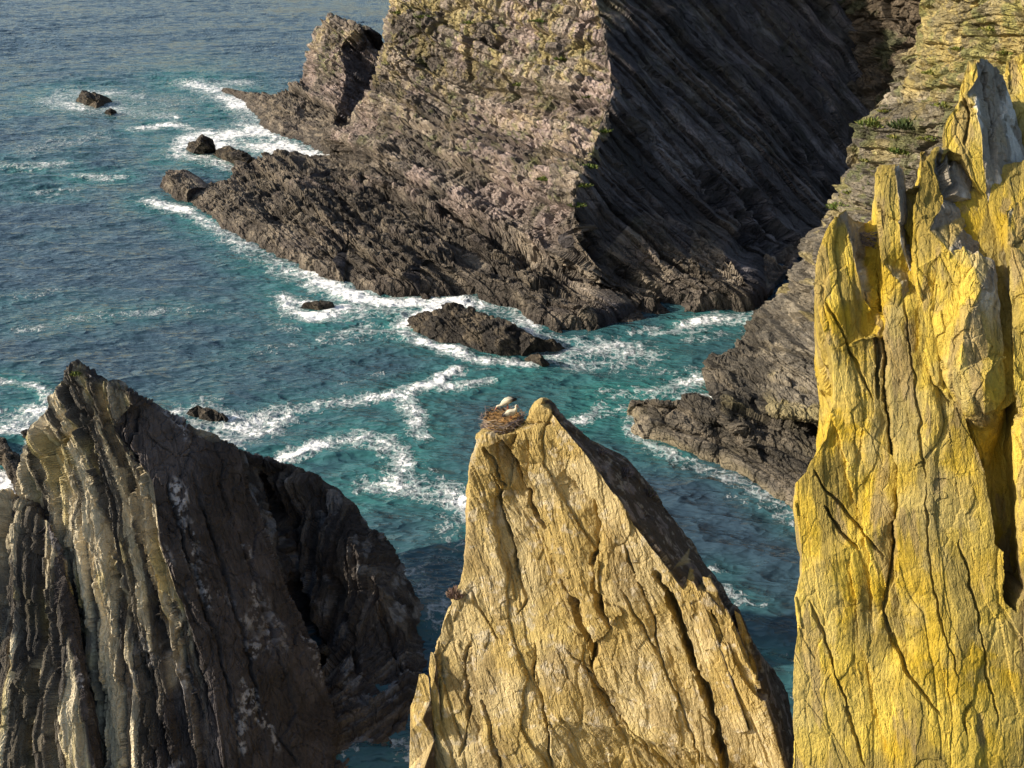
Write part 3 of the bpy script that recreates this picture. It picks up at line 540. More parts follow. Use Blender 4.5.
# left upright block, the broken step, the grey-capped top, the column at the frame's edge
pblock([F(878, 168, .6), F(880, 165, .65), F(888, 166, .6), F(896, 165, .6), F(900, 168, 1.3), F(904, 172, 1.6), F(906, 200, 1.6), F(910, 240, 1.2), F(914, 275, .7), F(908, 320, .55), F(892, 335, .5), F(882, 262, .25), F(880, 220, .4), F(878, 190, .55)], [F(895, 170, .55), F(898, 200, .5), F(901, 240, .3), F(900, 285, .15), F(888, 200, .5)], 61)
pblock([F(919, 153, 1.1), F(920, 150, 1.1), F(926, 149, 1.15), F(928, 154, 1.2), F(931, 147, 1.25), F(940, 147, 1.35), F(943, 151, 1.4), F(947, 152, 2.3), F(962, 150, 2.6), F(985, 150, 3), F(1000, 190, 3), F(1000, 240, 2), F(985, 300, .8), F(950, 340, .2), F(925, 320, .1), F(915, 270, .2), F(912, 240, .4), F(915, 205, .7), F(920, 185, 1)], [F(925, 160, 1.05), F(938, 158, 1.15), F(942, 170, 1.1), F(935, 175, 1.0), F(947, 200, 1.0), F(950, 250, .1), F(975, 210, 2.0), F(965, 170, 2.2), F(930, 230, .3)], 63, 2.5,
  [('crack', [(950, 150), (955, 185), (950, 195)], 3, .4), ('crack', [(940, 165), (948, 190), (950, 200)], 3, .35), ('step', [(945, 150), (952, 195), (985, 205), (990, 240)], 14, .4)])
pblock([F(966, 68, 2.5), F(968, 60, 2.5), F(973, 58, 2.6), F(979, 57, 2.6), F(986, 59, 3.1), F(996, 66, 3.5), F(1007, 80, 4.0), F(1014, 100, 4.2), F(1019, 125, 4.2), F(1026, 170, 4.0), F(1026, 240, 3.0), F(990, 215, 2), F(962, 156, 1.8), F(942, 148, 1.9), F(941, 134, 1.9), F(947, 118, 2.0), F(953, 109, 2.1), F(960, 101, 2.2), F(961, 79, 2.4)],
  [F(972, 66, 2.45), F(978, 63, 2.5), F(979, 77, 2.35), F(971, 88, 2.2), F(976, 104, 2.05), F(981, 122, 1.95), F(984, 140, 1.9), F(984, 78, 2.9), F(977, 92, 2.6), F(983, 106, 2.7), F(988, 122, 2.65), F(990, 140, 2.6), F(965, 120, 1.95), F(966, 95, 2.2), F(990, 70, 3.1), F(994, 90, 3.15), F(1000, 120, 3.1), F(1008, 150, 3.0), F(1003, 85, 3.5), F(1010, 115, 3.5), F(1010, 190, 2.9), F(985, 165, 1.9)], 65, 3,
  [('crack', [(985, 64), (987, 90), (992, 120), (994, 160)], 2, .3), ('crack', [(962, 95), (970, 118), (966, 145)], 2, .25), ('step', [(960, 101), (968, 104), (977, 104)], 5, .25), ('crack', [(998, 72), (1004, 100), (1008, 140)], 1.6, .2)])
pblock([F(1006, 210, .6), F(1014, 205, .8), F(1030, 203, 1), F(1070, 215, 1.4), F(1090, 400, .4), F(1080, 640, 0), F(1040, 660, 0), F(1022, 560, -.1), F(1018, 470, -.1), F(1016, 400, -.1), F(1012, 330, .1), F(1010, 280, .2), F(1008, 240, .4)], [F(1040, 300, -.4), F(1045, 450, -.8)], 67, 2.2)
pblock([F(1008, 60, 6), F(1040, 50, 6), F(1080, 120, 6), F(1080, 240, 4), F(1030, 250, 3), F(1010, 200, 4), F(1003, 130, 4.5)], [F(1030, 130, 4.2)], 69, 2.5)
# overhanging slab above the recess
pblock([F(938, 250, .1), F(965, 245, .2), F(992, 262, .4), F(1000, 300, .3), F(1004, 350, .2), F(1008, 395, .1), F(1000, 408, -.1), F(985, 414, -.2), F(968, 408, -.2), F(950, 385, -.1), F(936, 355, .0), F(930, 310, .1)], [F(965, 320, -.5), F(985, 380, -.75), F(960, 370, -.55), F(980, 290, -.3)], 71, 2.)

# ------------------------------------------------------------------ rocks standing in the water
def sea_rock(outl, inn, label, seed, amp=.45, thick=5, lay=(1.2, .6, .4), bedn=(.67, .32, .66)):
    o = rock('sea_rock', outl, inn, {}, bedn, col_wet, M_mid, thick=thick, seed=seed, fold=(.4, 10), layers=(lay, (lay[0]*.4, .6, lay[2]*.4)), block=(0, 1.2, 1.8, lay[2]*.6), blocks3=((1.4, amp*.5, .6), (.6, amp*.25, .6)), rough=((5, amp*.4), (.9, amp*.15)), bedface=.4, zfade=(.5, 3), bias=.1, lift=.35)
    V = np.empty(len(o.data.vertices)*3, np.float32); o.data.vertices.foreach_get('co', V); V = V.reshape(-1, 3)
    c = V.mean(0); c[2] = 0; o.data.vertices.foreach_set('co', (V-c).ravel()); o.location = c; o.data.update()
    return tag(o, label, 'rock', 'rocks standing in the water')
Z = lambda x, y, z: (x, y, ('z', z)); Wt = lambda x, y: (x, y, 'w')
sea_rock([Wt(76, 103), Z(80, 97, 1.6), Z(83, 92, 3.2), Z(90, 93, 3.0), Z(100, 95, 2.6), Z(106, 98, 1.4), Wt(113, 103), Wt(104, 107), Wt(96, 110), Wt(86, 107)], [Z(88, 98, 2.6), Z(99, 101, 1.8)], 'dark hump of rock standing alone far out in the open sea', 71, .6)
sea_rock([Wt(104, 115), Z(106, 111, 1.2), Z(111, 110, 1.4), Wt(118, 114), Wt(112, 117)], [Z(110, 112.5, 1.1)], 'tiny low rock beside the far lone hump in the open sea', 72, .3, 3)
sea_rock([Wt(185, 152), Z(188, 145, 1.6), Z(195, 141, 2.8), Z(202, 134, 5), Z(209, 138, 4), Z(214, 145, 2.5), Wt(217, 153), Wt(205, 155), Wt(193, 155)], [Z(200, 144, 3.2), Z(208, 147, 2)], 'pointed dark rock in white surf off the headland tip', 73, .6)
sea_rock([Wt(211, 156), Z(220, 152, 1.5), Z(229, 148, 3), Z(240, 152, 3), Z(252, 158, 2), Wt(261, 167), Wt(248, 169), Wt(232, 164), Wt(220, 160)], [Z(235, 157, 2.4), Z(247, 162, 1.6)], 'long sloping dark rock in the surf between the pointed rock and the headland', 74, .6)
sea_rock([Wt(404, 329), Z(410, 320, 1.0), Z(425, 315, 1.6), Z(440, 310, 2.6), Z(455, 308, 3.2), Z(470, 312, 3), Z(488, 319, 3), Z(505, 323, 2.8), Z(520, 331, 2.4), Z(535, 339, 1.9), Z(553, 343, 1.4), Wt(568, 351), Wt(558, 355), Wt(535, 354), Wt(520, 358), Wt(495, 358), Wt(475, 354), Wt(458, 348), Wt(440, 344), Wt(420, 337)], [Z(440, 325, 1.6), Z(470, 333, 2.), Z(500, 345, 1.4), Z(500, 333, 2.4), Z(530, 347, 1.3), Z(455, 318, 2.6)], 'long brown wave-washed rock in the channel in front of the headland', 75, .5, 4)
sea_rock([Wt(523, 360), Z(532, 357, .9), Z(541, 358, 1.1), Wt(552, 369), Wt(545, 370), Wt(533, 365)], [Z(540, 363, .7)], 'small dark rock at the near end of the long wave-washed rock', 76, .3, 2)
sea_rock([Wt(184, 418), Z(190, 411, .9), Z(198, 407, 1.2), Z(212, 411, 1.1), Z(224, 417, .7), Wt(230, 423), Wt(215, 426), Wt(198, 422)], [Z(205, 415, .9)], 'low brown rock in foam just behind the left sea stack', 77, .3, 2.5)
sea_rock([(-60, 430, 104), (0, 439, 98), (6, 441, 97), (13, 450, 96), (22, 462, 94.5), (27, 480, 91), Wt(27, 500), Wt(18, 499), Wt(8, 480), Wt(0, 466), Wt(-60, 480)], [Z(8, 460, 2.5), Z(18, 480, 2)], 'dark rock at the left edge of the photo beside the left sea stack', 78, .5, 3)
sea_rock([Wt(20, 441), Z(24, 435, 1.2), Z(32, 433, 1.4), Z(38, 435, 1.2), Wt(40, 446), Wt(28, 446)], [Z(30, 438, 1)], 'small reddish rock in white foam left of the left sea stack', 79, .25, 2)
sea_rock([Wt(300, 310), Z(305, 305, .7), Z(318, 303, .9), Z(332, 305, .7), Wt(340, 311), Wt(320, 314)], [Z(318, 308, .6)], 'flat rock almost covered by surf below the headland apron', 80, .25, 2)
sea_rock([Z(315, 654, .8), Z(323, 648, 1.4), Z(330, 652, 1.4), Z(331, 662, .8), Wt(325, 668), Wt(316, 664)], [Z(323, 656, 1.2)], 'pale angular boulder wedged in the dark gully of the left stack', 81, .08, 1, (.8, .6, .05))
print('rocks', round(time.time()-T0, 1), sum(len(o.data.polygons) for o in C.objects if o.type == 'MESH'))
# ------------------------------------------------------------------ the sea
def px_poly_dist(x, y, pts):
    return pl_dist(x, y, pts)[0]
FOAM = [  # (polyline in photo pixels laid on the water, half width, strength)
  ([(48, 101), (62, 95), (75, 93), (110, 93), (136, 96)], 5, .62), ([(70, 104), (90, 112), (115, 110)], 5, .7), ([(112, 113), (140, 113), (172, 116)], 4, .75), ([(60, 104), (110, 104)], 9, .45),
  ([(192, 84), (205, 88), (222, 94), (238, 104), (250, 118), (254, 130), (270, 140), (290, 148), (318, 157)], 6, 1.1), ([(196, 84), (225, 84), (245, 83)], 4, .6),
  ([(215, 145), (235, 138), (255, 142), (275, 147), (300, 156)], 9, 1.15), ([(180, 152), (190, 138), (205, 133)], 5, .8), ([(178, 156), (205, 158), (235, 168), (262, 170)], 5, .85), ([(262, 160), (285, 152), (300, 157)], 8, .6),
  ([(135, 129), (158, 127), (170, 124), (190, 128)], 3, .85), ([(0, 166), (30, 167), (62, 164)], 3, .6), ([(80, 176), (105, 178), (122, 177)], 3, .8), ([(35, 150), (70, 142), (95, 136)], 6, .4), ([(40, 194), (70, 192)], 4, .35), ([(130, 108), (170, 106), (200, 97)], 12, .3),
  ([(150, 201), (163, 206), (185, 210), (212, 226)], 4, .95), ([(212, 226), (236, 242), (268, 259), (300, 273)], 4, .85), ([(240, 250), (262, 264), (300, 282), (345, 297)], 6, .72), ([(265, 258), (300, 274), (345, 293), (380, 302), (420, 304), (470, 304), (515, 314), (532, 330)], 7, 1.15),
  ([(280, 298), (292, 312), (312, 318), (335, 314), (345, 308)], 6, 1.0), ([(285, 300), (310, 303)], 5, .9), ([(345, 312), (380, 308), (412, 312)], 10, .66), ([(335, 340), (365, 330), (392, 332)], 9, .55),
  ([(440, 303), (470, 303), (500, 308), (520, 316), (530, 330)], 8, 1.25), ([(403, 326), (412, 318), (428, 313), (448, 308)], 6, 1.1), ([(402, 330), (418, 340), (445, 349), (470, 357), (500, 362), (530, 366)], 5, .9), ([(540, 336), (560, 343), (580, 345), (620, 343)], 6, .75), ([(560, 355), (590, 350), (620, 348), (645, 353)], 10, .72), ([(570, 366), (610, 364), (640, 360)], 8, .6),
  ([(686, 327), (700, 321), (722, 318), (752, 318)], 6, 1.15), ([(655, 334), (680, 332), (705, 330)], 3, .7), ([(690, 340), (720, 335)], 5, .5), ([(632, 332), (660, 326)], 3, .6),
  ([(610, 394), (640, 394), (665, 390), (700, 380)], 7, .85), ([(600, 368), (650, 372), (690, 370)], 6, .4), ([(640, 402), (690, 396), (712, 398)], 5, .8), ([(570, 424), (590, 415), (610, 412), (640, 404)], 5, .7), ([(568, 424), (588, 420), (602, 405)], 4, .8),
  ([(300, 411), (330, 404), (365, 400), (395, 396), (425, 386)], 5, .78), ([(425, 386), (445, 376), (456, 371)], 5, .9), ([(425, 388), (460, 387), (494, 380)], 4, .9), ([(398, 396), (414, 412), (418, 426), (420, 436)], 6, .85),
  ([(272, 463), (295, 454), (318, 445), (350, 438), (380, 438)], 6, .95), ([(350, 438), (385, 442), (394, 455), (404, 468), (395, 480)], 8, 1.0), ([(370, 486), (400, 486), (430, 492), (455, 497), (480, 515), (490, 540)], 10, 1.0), ([(400, 470), (430, 482), (470, 500)], 10, .75),
  ([(176, 413), (200, 405), (228, 418), (250, 424)], 7, .75), ([(222, 428), (250, 424), (282, 414)], 9, .75), ([(200, 425), (240, 440), (270, 430)], 8, .6), ([(335, 385), (360, 380), (380, 372)], 3, .3), ([(190, 395), (235, 401)], 3, .4),
  ([(-10, 379), (15, 382), (38, 388), (49, 396), (44, 408), (34, 416)], 4, .95), ([(36, 412), (20, 424), (5, 430), (-20, 436)], 8, .85), ([(20, 432), (45, 428), (40, 450)], 8, .95), ([(-5, 412), (20, 416)], 5, .6), ([(-20, 470), (4, 478), (12, 492), (24, 504)], 7, 1.1), ([(-5, 500), (14, 506)], 5, 1.0),
  ([(629, 414), (633, 436), (650, 447), (680, 458)], 4, .85), ([(650, 449), (690, 464), (730, 477), (770, 500), (800, 520)], 6, .5), ([(735, 497), (770, 508), (800, 525)], 5, .3),
  ([(70, 320), (120, 316), (165, 312), (210, 309)], 4, .42), ([(220, 310), (260, 318), (290, 330)], 5, .35), ([(20, 328), (60, 326)], 4, .35), ([(0, 300), (60, 290)], 5, .25), ([(250, 350), (300, 345)], 5, .3),
  ([(725, 585), (745, 600)], 4, .45), ([(705, 583), (716, 588)], 3, .4), ([(730, 605), (765, 608)], 3, .35), ([(770, 652), (800, 660)], 4, .6), ([(780, 680), (800, 700)], 8, .4), ([(718, 565), (728, 570)], 3, .4),
  ([(330, 720), (345, 740), (340, 768)], 10, .5), ([(365, 735), (395, 745), (410, 760)], 10, .5), ([(350, 690), (380, 700), (405, 690)], 5, .5), ([(425, 600), (440, 575), (450, 550), (460, 520)], 14, .36), ([(433, 630), (445, 600)], 6, .5), ([(400, 560), (420, 590), (432, 620)], 4, .45),
  ([(810, 330), (780, 330), (755, 332)], 6, .8)]
def build_sea():
    gx = [-9000, -1500, -400, -150, -60, 0, 60, 150, 400, 1500, 9000]; gy = [-400, -60, 20, 40, 60, 90, 130, 190, 280, 420, 650, 1000, 1800, 4000, 12000, 40000]
    V = np.array([[x*max(1, y/9000.) if abs(x) > 2000 else x, y, 0.] for y in gy for x in gx], float); nx = len(gx)
    T = np.array([t for j in range(len(gy)-1) for i in range(nx-1) for t in ((j*nx+i, j*nx+i+1, (j+1)*nx+i+1), (j*nx+i, (j+1)*nx+i+1, (j+1)*nx+i))], np.int64)
    V, T, _ = tess(V, T, np.zeros(len(V)), 2.2, 18, .13)
    px, py = project(V); infr = ((V-CAM)@Fv > 5) & (px > -80) & (px < 1100) & (py > -60) & (py < 900)
    foam = np.zeros(len(V)); aer = np.zeros(len(V))
    ii = np.where(infr)[0]
    wx = 5*fbm(V[ii]/6., 4, 301)*np.clip(60/np.linalg.norm(V[ii]-CAM, axis=1), .2, 1); wy = 3*fbm(V[ii]/6.+31, 4, 302)*np.clip(60/np.linalg.norm(V[ii]-CAM, axis=1), .2, 1)
    X, Y = px[ii]+wx*1.3, py[ii]+wy
    f = np.zeros(len(ii)); a = np.zeros(len(ii))
    for pts, w, st in FOAM:
        ys = np.array(pts)[:, 1].mean(); asp = 2.0 if ys > 250 else 3.0
        d = pl_dist(X/asp, Y, [(p[0]/asp, p[1]) for p in pts])[0]
        f = np.maximum(f, st*np.clip(1.25-.82*d/w, 0, 1)); a = np.maximum(a, min(st, 1)*np.exp(-(d/(w*3.2))**2))
    f = f*(.98 + .5*fbm(V[ii]/13., 3, 320))
    # more aerated, greener water inside the cove and around the headland
    cove = sstep(70, 0, np.hypot((X-610)/3.6, (Y-400)/1.5))
    a = np.clip(a*.85 + .38*cove + .22*fbm(V[ii]/18., 3, 310)*sstep(600, 250, V[ii][:, 1]), 0, 1)
    foam[ii] = f; aer[ii] = a
    z = np.zeros(len(V)); r = np.random.RandomState(4); dist = np.linalg.norm(V-CAM, axis=1)
    warp = 1.6*fbm(V/22., 2, 330)
    for k in range(46):
        lam = 2.2*(16/2.2)**(k/45.); th = math.radians(-78) + r.randn()*.4; kx, ky = math.cos(th)*2*math.pi/lam, math.sin(th)*2*math.pi/lam
        amp = .0115*lam*(1 if lam < 6 else (6/lam)**.7)
        fade = np.clip(1.6-dist/(lam*170), 0, 1)
        ph = V[:, 0]*kx + V[:, 1]*ky + r.rand()*6.28 + warp*(1+.5*r.rand())*2.5/math.sqrt(lam)
        z += amp*fade*(1-np.abs(np.sin(ph/2))**1.0*2+.27)*.9
    near = ii[f > .3]
    z *= (.75 + .45*fbm(V/35., 3, 340)) * np.where(infr, 1-.25*np.clip(foam, 0, 1), 1)
    z += .16*np.clip(foam, 0, 1)*(fbm(V/1.4, 3, 350)+.4)
    V[:, 2] = z
    m = NT('sea_water'); b = m.b
    pos = m.n('ShaderNodeNewGeometry').outputs['Position']; fo = m.attr('foam').outputs['Fac']; ae = m.attr('aer').outputs['Fac']
    n = m.noise(pos, .42, 6, .68); nw = m.n('ShaderNodeTexNoise'); m.l(pos, nw.inputs['Vector']); nw.inputs['Scale'].default_value = .9; nw.inputs['Detail'].default_value = 3
    wv = m.n('ShaderNodeVectorMath', operation='MULTIPLY_ADD'); m.l(nw.outputs['Color'], wv.inputs[0]); wv.inputs[1].default_value = (.7, .7, .7); m.l(pos, wv.inputs[2])
    vo = m.n('ShaderNodeTexVoronoi', feature='DISTANCE_TO_EDGE'); m.l(m.mapping(wv.outputs[0], (.85, .85, .0)), vo.inputs['Vector']); vo.inputs['Scale'].default_value = 1.0
    vo2 = m.n('ShaderNodeTexVoronoi', feature='DISTANCE_TO_EDGE'); m.l(m.mapping(wv.outputs[0], (2.3, 2.3, .0)), vo2.inputs['Vector']); vo2.inputs['Scale'].default_value = 1.0
    n2 = m.noise(pos, 1.5, 4, .6)
    base = m.math('ADD', m.math('MULTIPLY', fo, 1.1), m.math('ADD', m.math('MULTIPLY', m.math('SUBTRACT', n, .5), 2.6), m.math('MULTIPLY', m.math('SUBTRACT', n2, .5), 2.2)))
    base = m.math('SUBTRACT', base, m.math('MULTIPLY', m.math('SUBTRACT', 1.0, m.ramp(fo, .02, .2)), .45))
    cover = m.ramp(base, .75, 1.3)
    thr = m.math('MULTIPLY', m.ramp(base, .2, 1.0), .30)
    l1 = m.math('SUBTRACT', 1.0, m.math('MULTIPLY', m.math('DIVIDE', vo.outputs['Distance'], m.math('ADD', thr, .001)), 1.0), True)
    l2 = m.math('SUBTRACT', 1.0, m.math('MULTIPLY', m.math('DIVIDE', vo2.outputs['Distance'], m.math('ADD', thr, .001)), 1.0), True)
    lace = m.math('MULTIPLY', m.math('MAXIMUM', l1, m.math('MULTIPLY', l2, .7)), m.ramp(base, .2, .55))
    foamf = m.math('MAXIMUM', cover, m.math('MULTIPLY', lace, .42), True)
    big = m.noise(pos, .035, 3)
    deep = m.mix(big, (.036, .058, .084, 1), (.032, .064, .086, 1))
    wcol = m.mix(ae, deep, (.030, .130, .124, 1))
    col = m.mix(foamf, wcol, (.80, .80, .79, 1)); m.l(col, b.inputs['Base Color'])
    m.l(m.math('ADD', .06, m.math('MULTIPLY', foamf, .7)), b.inputs['Roughness']); b.inputs['IOR'].default_value = 1.36
    def ridge(v, sc, det):
        return m.math('SUBTRACT', 1.0, m.math('ABSOLUTE', m.math('MULTIPLY', m.math('SUBTRACT', m.noise(v, sc, det, .5), .5), 3.2)))
    pr = m.n('ShaderNodeMapping'); m.l(pos, pr.inputs[0]); pr.inputs['Rotation'].default_value = (0, 0, .22); pr.inputs['Scale'].default_value = (.55, 1.15, 1)
    pr2 = m.n('ShaderNodeMapping'); m.l(pos, pr2.inputs[0]); pr2.inputs['Rotation'].default_value = (0, 0, -.35); pr2.inputs['Scale'].default_value = (.6, 1.2, 1)
    h = m.math('ADD', m.math('MULTIPLY', ridge(pr.outputs[0], .28, 2), .62), m.math('MULTIPLY', ridge(pr2.outputs[0], .62, 2), .30))
    h = m.math('ADD', h, m.math('MULTIPLY', m.noise(pr.outputs[0], 2.2, 2), .10))
    calm = m.math('ADD', .45, m.math('MULTIPLY', m.noise(pos, .03, 2), 1.0)); h = m.math('MULTIPLY', h, calm)
    h = m.math('ADD', h, m.math('MULTIPLY', foamf, m.math('MULTIPLY', n, .5)))
    bp = m.n('ShaderNodeBump'); bp.inputs['Strength'].default_value = .9; bp.inputs['Distance'].default_value = 1.0; m.l(h, bp.inputs['Height']); m.l(bp.outputs[0], b.inputs['Normal'])
    o = make_mesh('sea', V, T, m.m, {'foam': foam, 'aer': aer}, smooth=True)
    return tag(o, 'dark teal choppy sea with white foam streaks round the rocks', 'sea', kind='structure')
sea = build_sea()
print('sea', round(time.time()-T0, 1), len(sea.data.polygons))

# ------------------------------------------------------------------ light
SUN = nrm((-.88, -.15, .41))
w = bpy.data.worlds.new('World'); bpy.context.scene.world = w; w.use_nodes = True
nt = w.node_tree; bg = nt.nodes['Background']; sk = nt.nodes.new('ShaderNodeTexSky'); sk.sky_type = 'NISHITA'; sk.sun_disc = False
sk.sun_elevation = math.asin(SUN[2]); sk.sun_rotation = math.atan2(SUN[0], SUN[1]) % (2*math.pi); sk.altitude = 50; sk.dust_density = 2.2; sk.air_density = 1.2
nt.links.new(sk.outputs[0], bg.inputs['Color']); bg.inputs['Strength'].default_value = .115
sl = bpy.data.lights.new('sun', 'SUN'); sl.energy = 5.0; sl.angle = math.radians(.5); sl.color = (1, .91, .75)
so = bpy.data.objects.new('sun', sl); C.objects.link(so); so.rotation_euler = Vector(SUN).to_track_quat('Z', 'Y').to_euler(); so.location = (-60, 0, 90)

# ------------------------------------------------------------------ birds, nests, plants
bpy.context.view_layer.update(); DG = bpy.context.evaluated_depsgraph_get()
def hit(x, y):
    ok, loc, n, *_ = bpy.context.scene.ray_cast(DG, Vector(CAM), Vector(ray(x, y)).normalized())
    return np.array(loc), np.array(n)
class MB:
    def __init__(self): self.v, self.f, self.c = [], [], []
    def tube(self, pts, rad, col, seg=8, flat=1.0):
        """tapered tube along points; flat squeezes it sideways. col: one colour or one per point"""
        pts = [np.array(p, float) for p in pts]; base = len(self.v); n = len(pts)
        cols = col if isinstance(col, list) else [col]*n
        up = np.array((0.13, .97, .21))
        for i, p in enumerate(pts):
            t = nrm(pts[min(i+1, n-1)] - pts[max(i-1, 0)]); a = nrm(np.cross(t, up)); bb = np.cross(a, t)
            for k in range(seg):
                q = 2*math.pi*k/seg; self.v.append(p + rad[i]*(math.cos(q)*a + flat*math.sin(q)*bb)); self.c.append(cols[i])
        for i in range(n-1):
            for k in range(seg):
                a, b = base+i*seg+k, base+i*seg+(k+1) % seg; self.f += [(a, b, b+seg), (a, b+seg, a+seg)]
        for end, off in ((0, base), (n-1, base+(n-1)*seg)):
            self.v.append(pts[end]); self.c.append(cols[end]); ci = len(self.v)-1
            for k in range(seg):
                a, b = off+k, off+(k+1) % seg; self.f.append((b, a, ci) if end == 0 else (a, b, ci))
    def build(self, name, mat, smooth=True):
        return make_mesh(name, np.array(self.v), np.array(self.f, np.int64), mat, {'Col': np.array(self.c, float)}, smooth)
def vc_mat(name, rough=.8):
    m = NT(name); c = m.attr('Col').outputs['Color']; pos = m.n('ShaderNodeNewGeometry').outputs['Position']; n = m.noise(pos, 14, 3)
    mul = m.n('ShaderNodeMix', data_type='RGBA', blend_type='MULTIPLY'); mul.inputs[0].default_value = .35; m.l(c, mul.inputs[6]); m.l(n, mul.inputs[7]); m.l(mul.outputs[2], m.b.inputs['Base Color'])
    m.b.inputs['Roughness'].default_value = rough; m.b.inputs['Specular IOR Level'].default_value = .2
    return m.m
M_feather = vc_mat('feathers', .75); M_twig = vc_mat('dry_twigs', .9); M_leaf = vc_mat('leaves', .7)
nc = at_y(503, 415, at_pl(503, 415, (nrm((-.28, -.92, .27)), at_y(500, 430, 50)))[1] + .95)
def nest(name, c, R, n, hgt, label, cat, seed, lining=True):
    r = random.Random(seed); root = empty(name, c); tag(root, label, cat)
    m = MB()
    for i in range(n):
        th = r.random()*2*math.pi; h = r.random()**.8; rr = R*(.74 + .26*(1-h*.6)*r.random() - .12*h) if h < .85 else R*r.uniform(.7, 1.0)
        zz = .12*R - hgt*h + r.gauss(0, .03); L = R*r.uniform(.25, .6); ta = th + math.pi/2 + r.gauss(0, .5); el = r.gauss(0, .28)
        p = np.array((math.cos(th)*rr, math.sin(th)*rr, zz)); d = np.array((math.cos(ta)*math.cos(el), math.sin(ta)*math.cos(el), math.sin(el)))*L/2
        bend = np.array((-math.cos(th), -math.sin(th), 0))*L*.08
        k = r.random(); col = (.18, .14, .115) if k < .4 else (.30, .23, .16) if k < .7 else (.15, .12, .13)
        m.tube([p-d, p-bend*-.5, p+d], [.018, .022, .012], col, 4)
    t = m.build('twigs', M_twig, False); t.parent = root
    if lining:
        m = MB(); m.tube([(0, 0, -hgt), (0, 0, -.1), (0, 0, .0)], [R*.7, R*.84, R*.6], (.23, .14, .06), 20)
        for i in range(160):
            th = r.random()*6.28; rr = R*.75*math.sqrt(r.random()); a = r.random()*6.28; L = .3
            p = np.array((math.cos(th)*rr, math.sin(th)*rr, .02+.06*(rr/R)**2)); d = np.array((math.cos(a), math.sin(a), r.gauss(0, .12)))*L/2
            m.tube([p-d, p+d], [.014, .01], (.36, .20, .07) if r.random() < .6 else (.26, .15, .07), 4)
        t = m.build('lining', M_twig, False); t.parent = root
    return root
nest('stork_nest', nc - np.array((0, 0, .1)), 1.2, 620, .9, 'bulky stick nest with straw lining on top of the sunlit stack', 'nest', 1)
W_, K_, R_, E_ = (.56, .50, .38), (.018, .016, .02), (.55, .14, .06), (.02, .02, .02)
def stork(base, spine, rad, wing, legs, label, dy):
    root = MB(); s = .046; conv = lambda p, y=0: np.array((p[0]*s, y, p[1]*s*1.09))
    cols = [K_ if i < 1 else W_ for i in range(len(spine)-2)] + [R_, R_]
    root.tube([conv(p) for p in spine], rad, cols, 12, .85)
    for lg, y in legs: root.tube([conv(p, y) for p in lg], [.025, .016, .015, .014][:len(lg)], R_, 6); f = conv(lg[-1], y); root.tube([f, f+np.array((-.09, 0, -.01))], [.013, .006], R_, 5); root.tube([f, f+np.array((.02, -.07, -.01))], [.013, .006], R_, 5)
    hp = conv(spine[-3])
    for y in (-.052, .052): root.tube([hp+np.array((0, y*.8, .012)), hp+np.array((0, y*1.12, .012))], [.011, .008], E_, 6)
    o = root.build('stork', M_feather); o.location = base
    tag(o, label, 'stork', 'storks on the nest')
    for y in (-1, 1):
        m = MB(); m.tube([conv(p, y*.13*k) for p, k in zip(wing, (1, 1.15, .9, .5))], [.09, .13, .10, .03], [W_, W_, K_, K_], 10, .4)
        wg = m.build('wing', M_feather); wg.parent = o
    return o
bA = nc + np.array((.2, .25, .06))
stork(bA, [(9.5, 14.0), (6, 13.4), (3, 13.2), (-.5, 12), (-4, 9.6), (-6, 8), (-8, 6.8), (-9.8, 6.6), (-11.0, 6.0), (-12.0, 4.4), (-13.2, 1.6)], [.03, .09, .17, .20, .15, .09, .062, .06, .062, .026, .006],
  [(-2.5, 12.4), (2, 13.4), (6.5, 14.0), (11, 14.4)], [([(-.3, 10), (.6, 5.5), (-.2, 0)], -.06), ([(.6, 10), (1.6, 5.5), (1.2, 0)], .06)], 'white stork with black wing tips standing in the nest, head lowered over the left rim', 0)
bB = nc + np.array((.38, -.38, .05))
stork(bB, [(-8.5, 1.6), (-5.5, 2.8), (-2, 4.3), (1.5, 5.3), (4.2, 6.6), (5.9, 8.6), (6.3, 10.6), (5.9, 12.2), (6.6, 13.2), (7.8, 12.2), (10, 9)], [.03, .09, .18, .20, .15, .085, .06, .056, .062, .026, .006],
  [(2.0, 5.8), (-2, 5.0), (-6, 3.0), (-9.4, 1.4)], [([(0, 2), (.8, .6), (.4, 0)], -.07), ([(.6, 2), (1.4, .6), (1, 0)], .07)], 'white stork in front sitting low in the nest with raised neck and bill turned right', 0)
p, _ = hit(866, 232); nest('old_nest', p + np.array((0, -.1, .1)), .55, 260, .6, 'tangled dark heap of dry twigs in a notch of the yellow pinnacle', 'twig heap', 5, False)
def tuft(name, x, y, rad, n, cols, label, cat, seed, hgt=1.0, blade=.05, group=None):
    p, nn = hit(x, y); r = random.Random(seed); v, f, c = [], [], []
    for i in range(n):
        th, u = r.random()*6.28, math.sqrt(r.random()); q = np.array((math.cos(th)*u*rad, math.sin(th)*u*rad, 0)) + np.array((0, 0, -.1*rad))
        top = q*1.25 + np.array((r.gauss(0, .15)*rad, r.gauss(0, .15)*rad, rad*hgt*(1.1-u*.7)*r.uniform(.6, 1.2))); a = r.random()*6.28; wv = np.array((math.cos(a), math.sin(a), .2))*blade
        k = len(v); mid = (q*.4+top*.6); v += [q-wv*.5, q+wv*.5, mid+wv, mid-wv, top]; f += [(k, k+1, k+2), (k, k+2, k+3), (k+3, k+2, k+4)]
        c += [cols[r.randrange(len(cols))]]*5
    o = make_mesh(name, np.array(v), np.array(f, np.int64), M_leaf, {'Col': np.array(c, float)}); o.location = p - np.array((0, 0, rad*.1))
    return tag(o, label, cat, group)
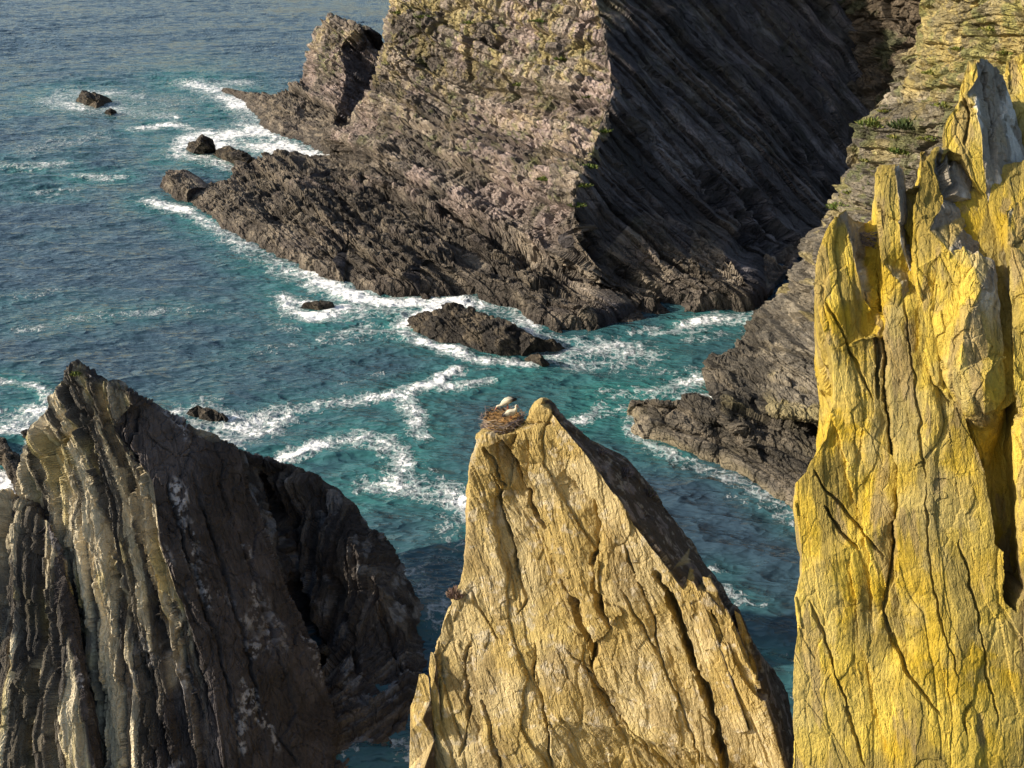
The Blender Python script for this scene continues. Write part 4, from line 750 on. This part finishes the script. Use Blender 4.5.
GR = [(.07, .11, .02), (.11, .14, .03), (.16, .17, .04)]; DR = [(.20, .13, .10), (.28, .19, .13), (.15, .10, .09)]
tuft('grass_tuft', 75, 374, .28, 90, GR, 'small green tuft on the tip of the left sea stack', 'plant', 1)
tuft('dry_bush', 456, 594, .45, 300, DR, 'round dry pinkish bush on the left shoulder of the central stack', 'plant', 2, 1.2, .03)
tuft('dry_plant', 622, 472, .5, 220, [(.13, .11, .12), (.2, .17, .18), (.08, .07, .07)], 'low dark dried plant on the shaded ridge just below the top of the central stack', 'plant', 3, .7, .03)
tuft('dry_plant', 600, 452, .35, 150, [(.13, .11, .12), (.2, .17, .18), (.3, .26, .25)], 'small greyish dried plant on the ridge right of the central stack peak', 'plant', 4, .7, .03)
tuft('dry_plant', 646, 492, .5, 200, [(.13, .11, .12), (.2, .17, .18), (.15, .15, .05)], 'wide dried plant with yellow flecks on the central stack ridge, farthest from the nest', 'plant', 8, .6, .03)
for k, (x, y, rad, n, lab) in enumerate([(876, 122, 1.5, 220, 'bright green moss cushion on the upper edge of the hillside'), (910, 124, 1.7, 300, 'dark green bush in a hollow of the hillside left of the grey-topped block'), (838, 206, 1.2, 180, 'yellow-green cushion on the left edge of the hillside, the lowest of its plants'), (903, 150, 1.2, 200, 'green clump between the moss cushion and the pinnacle top')]):
    tuft('green_plant', x, y, rad, n, GR if k != 1 else [(.04, .06, .02), (.07, .09, .025)], lab, 'plant', 20+k, .6, .09, 'green plants on the hillside')

YG = [(.10, .13, .02), (.16, .17, .03), (.21, .19, .05)]
for k, (x, y, rad) in enumerate([(886, 110, .8), (850, 192, .7), (868, 160, .7), (932, 72, .8), (945, 104, .9), (990, 28, .8), (1008, 52, .7), (962, 48, .8), (928, 138, .8), (895, 136, .7)]):
    tuft('cushion_plant', x, y, rad, 110, YG, 'small yellow-green cushion plant clinging to the yellowish upper hillside', 'plant', 40+k, .5, .08, 'cushion plants on the upper hillside')
for k, (x, y, rad) in enumerate([(583, 184, 1.2), (577, 204, 1.1), (589, 166, 1.2), (604, 130, 1.1), (545, 178, 1.2), (520, 84, 1.3), (470, 22, 1.4), (422, 16, 1.4), (400, 12, 1.4), (562, 58, 1.3), (540, 20, 1.3), (590, 96, 1.2)]):
    tuft('scrub_plant', x, y, rad, 140, GR, 'low green scrub plant rooted on the sunlit side of the tall headland', 'plant', 60+k, .5, .12, 'scrub on the sunlit side of the headland')
sc = bpy.context.scene
sc.view_settings.view_transform = 'Standard'; sc.view_settings.look = 'None'; sc.view_settings.gamma = 1; sc.view_settings.exposure = .62
sc.render.engine = 'CYCLES'; sc.cycles.use_denoising = True; sc.cycles.max_bounces = 5; sc.cycles.adaptive_threshold = .025
try: sc.cycles.denoiser = 'OPENIMAGEDENOISE'; sc.cycles.denoising_prefilter = 'ACCURATE'
except Exception: pass
print('done', round(time.time()-T0, 1))
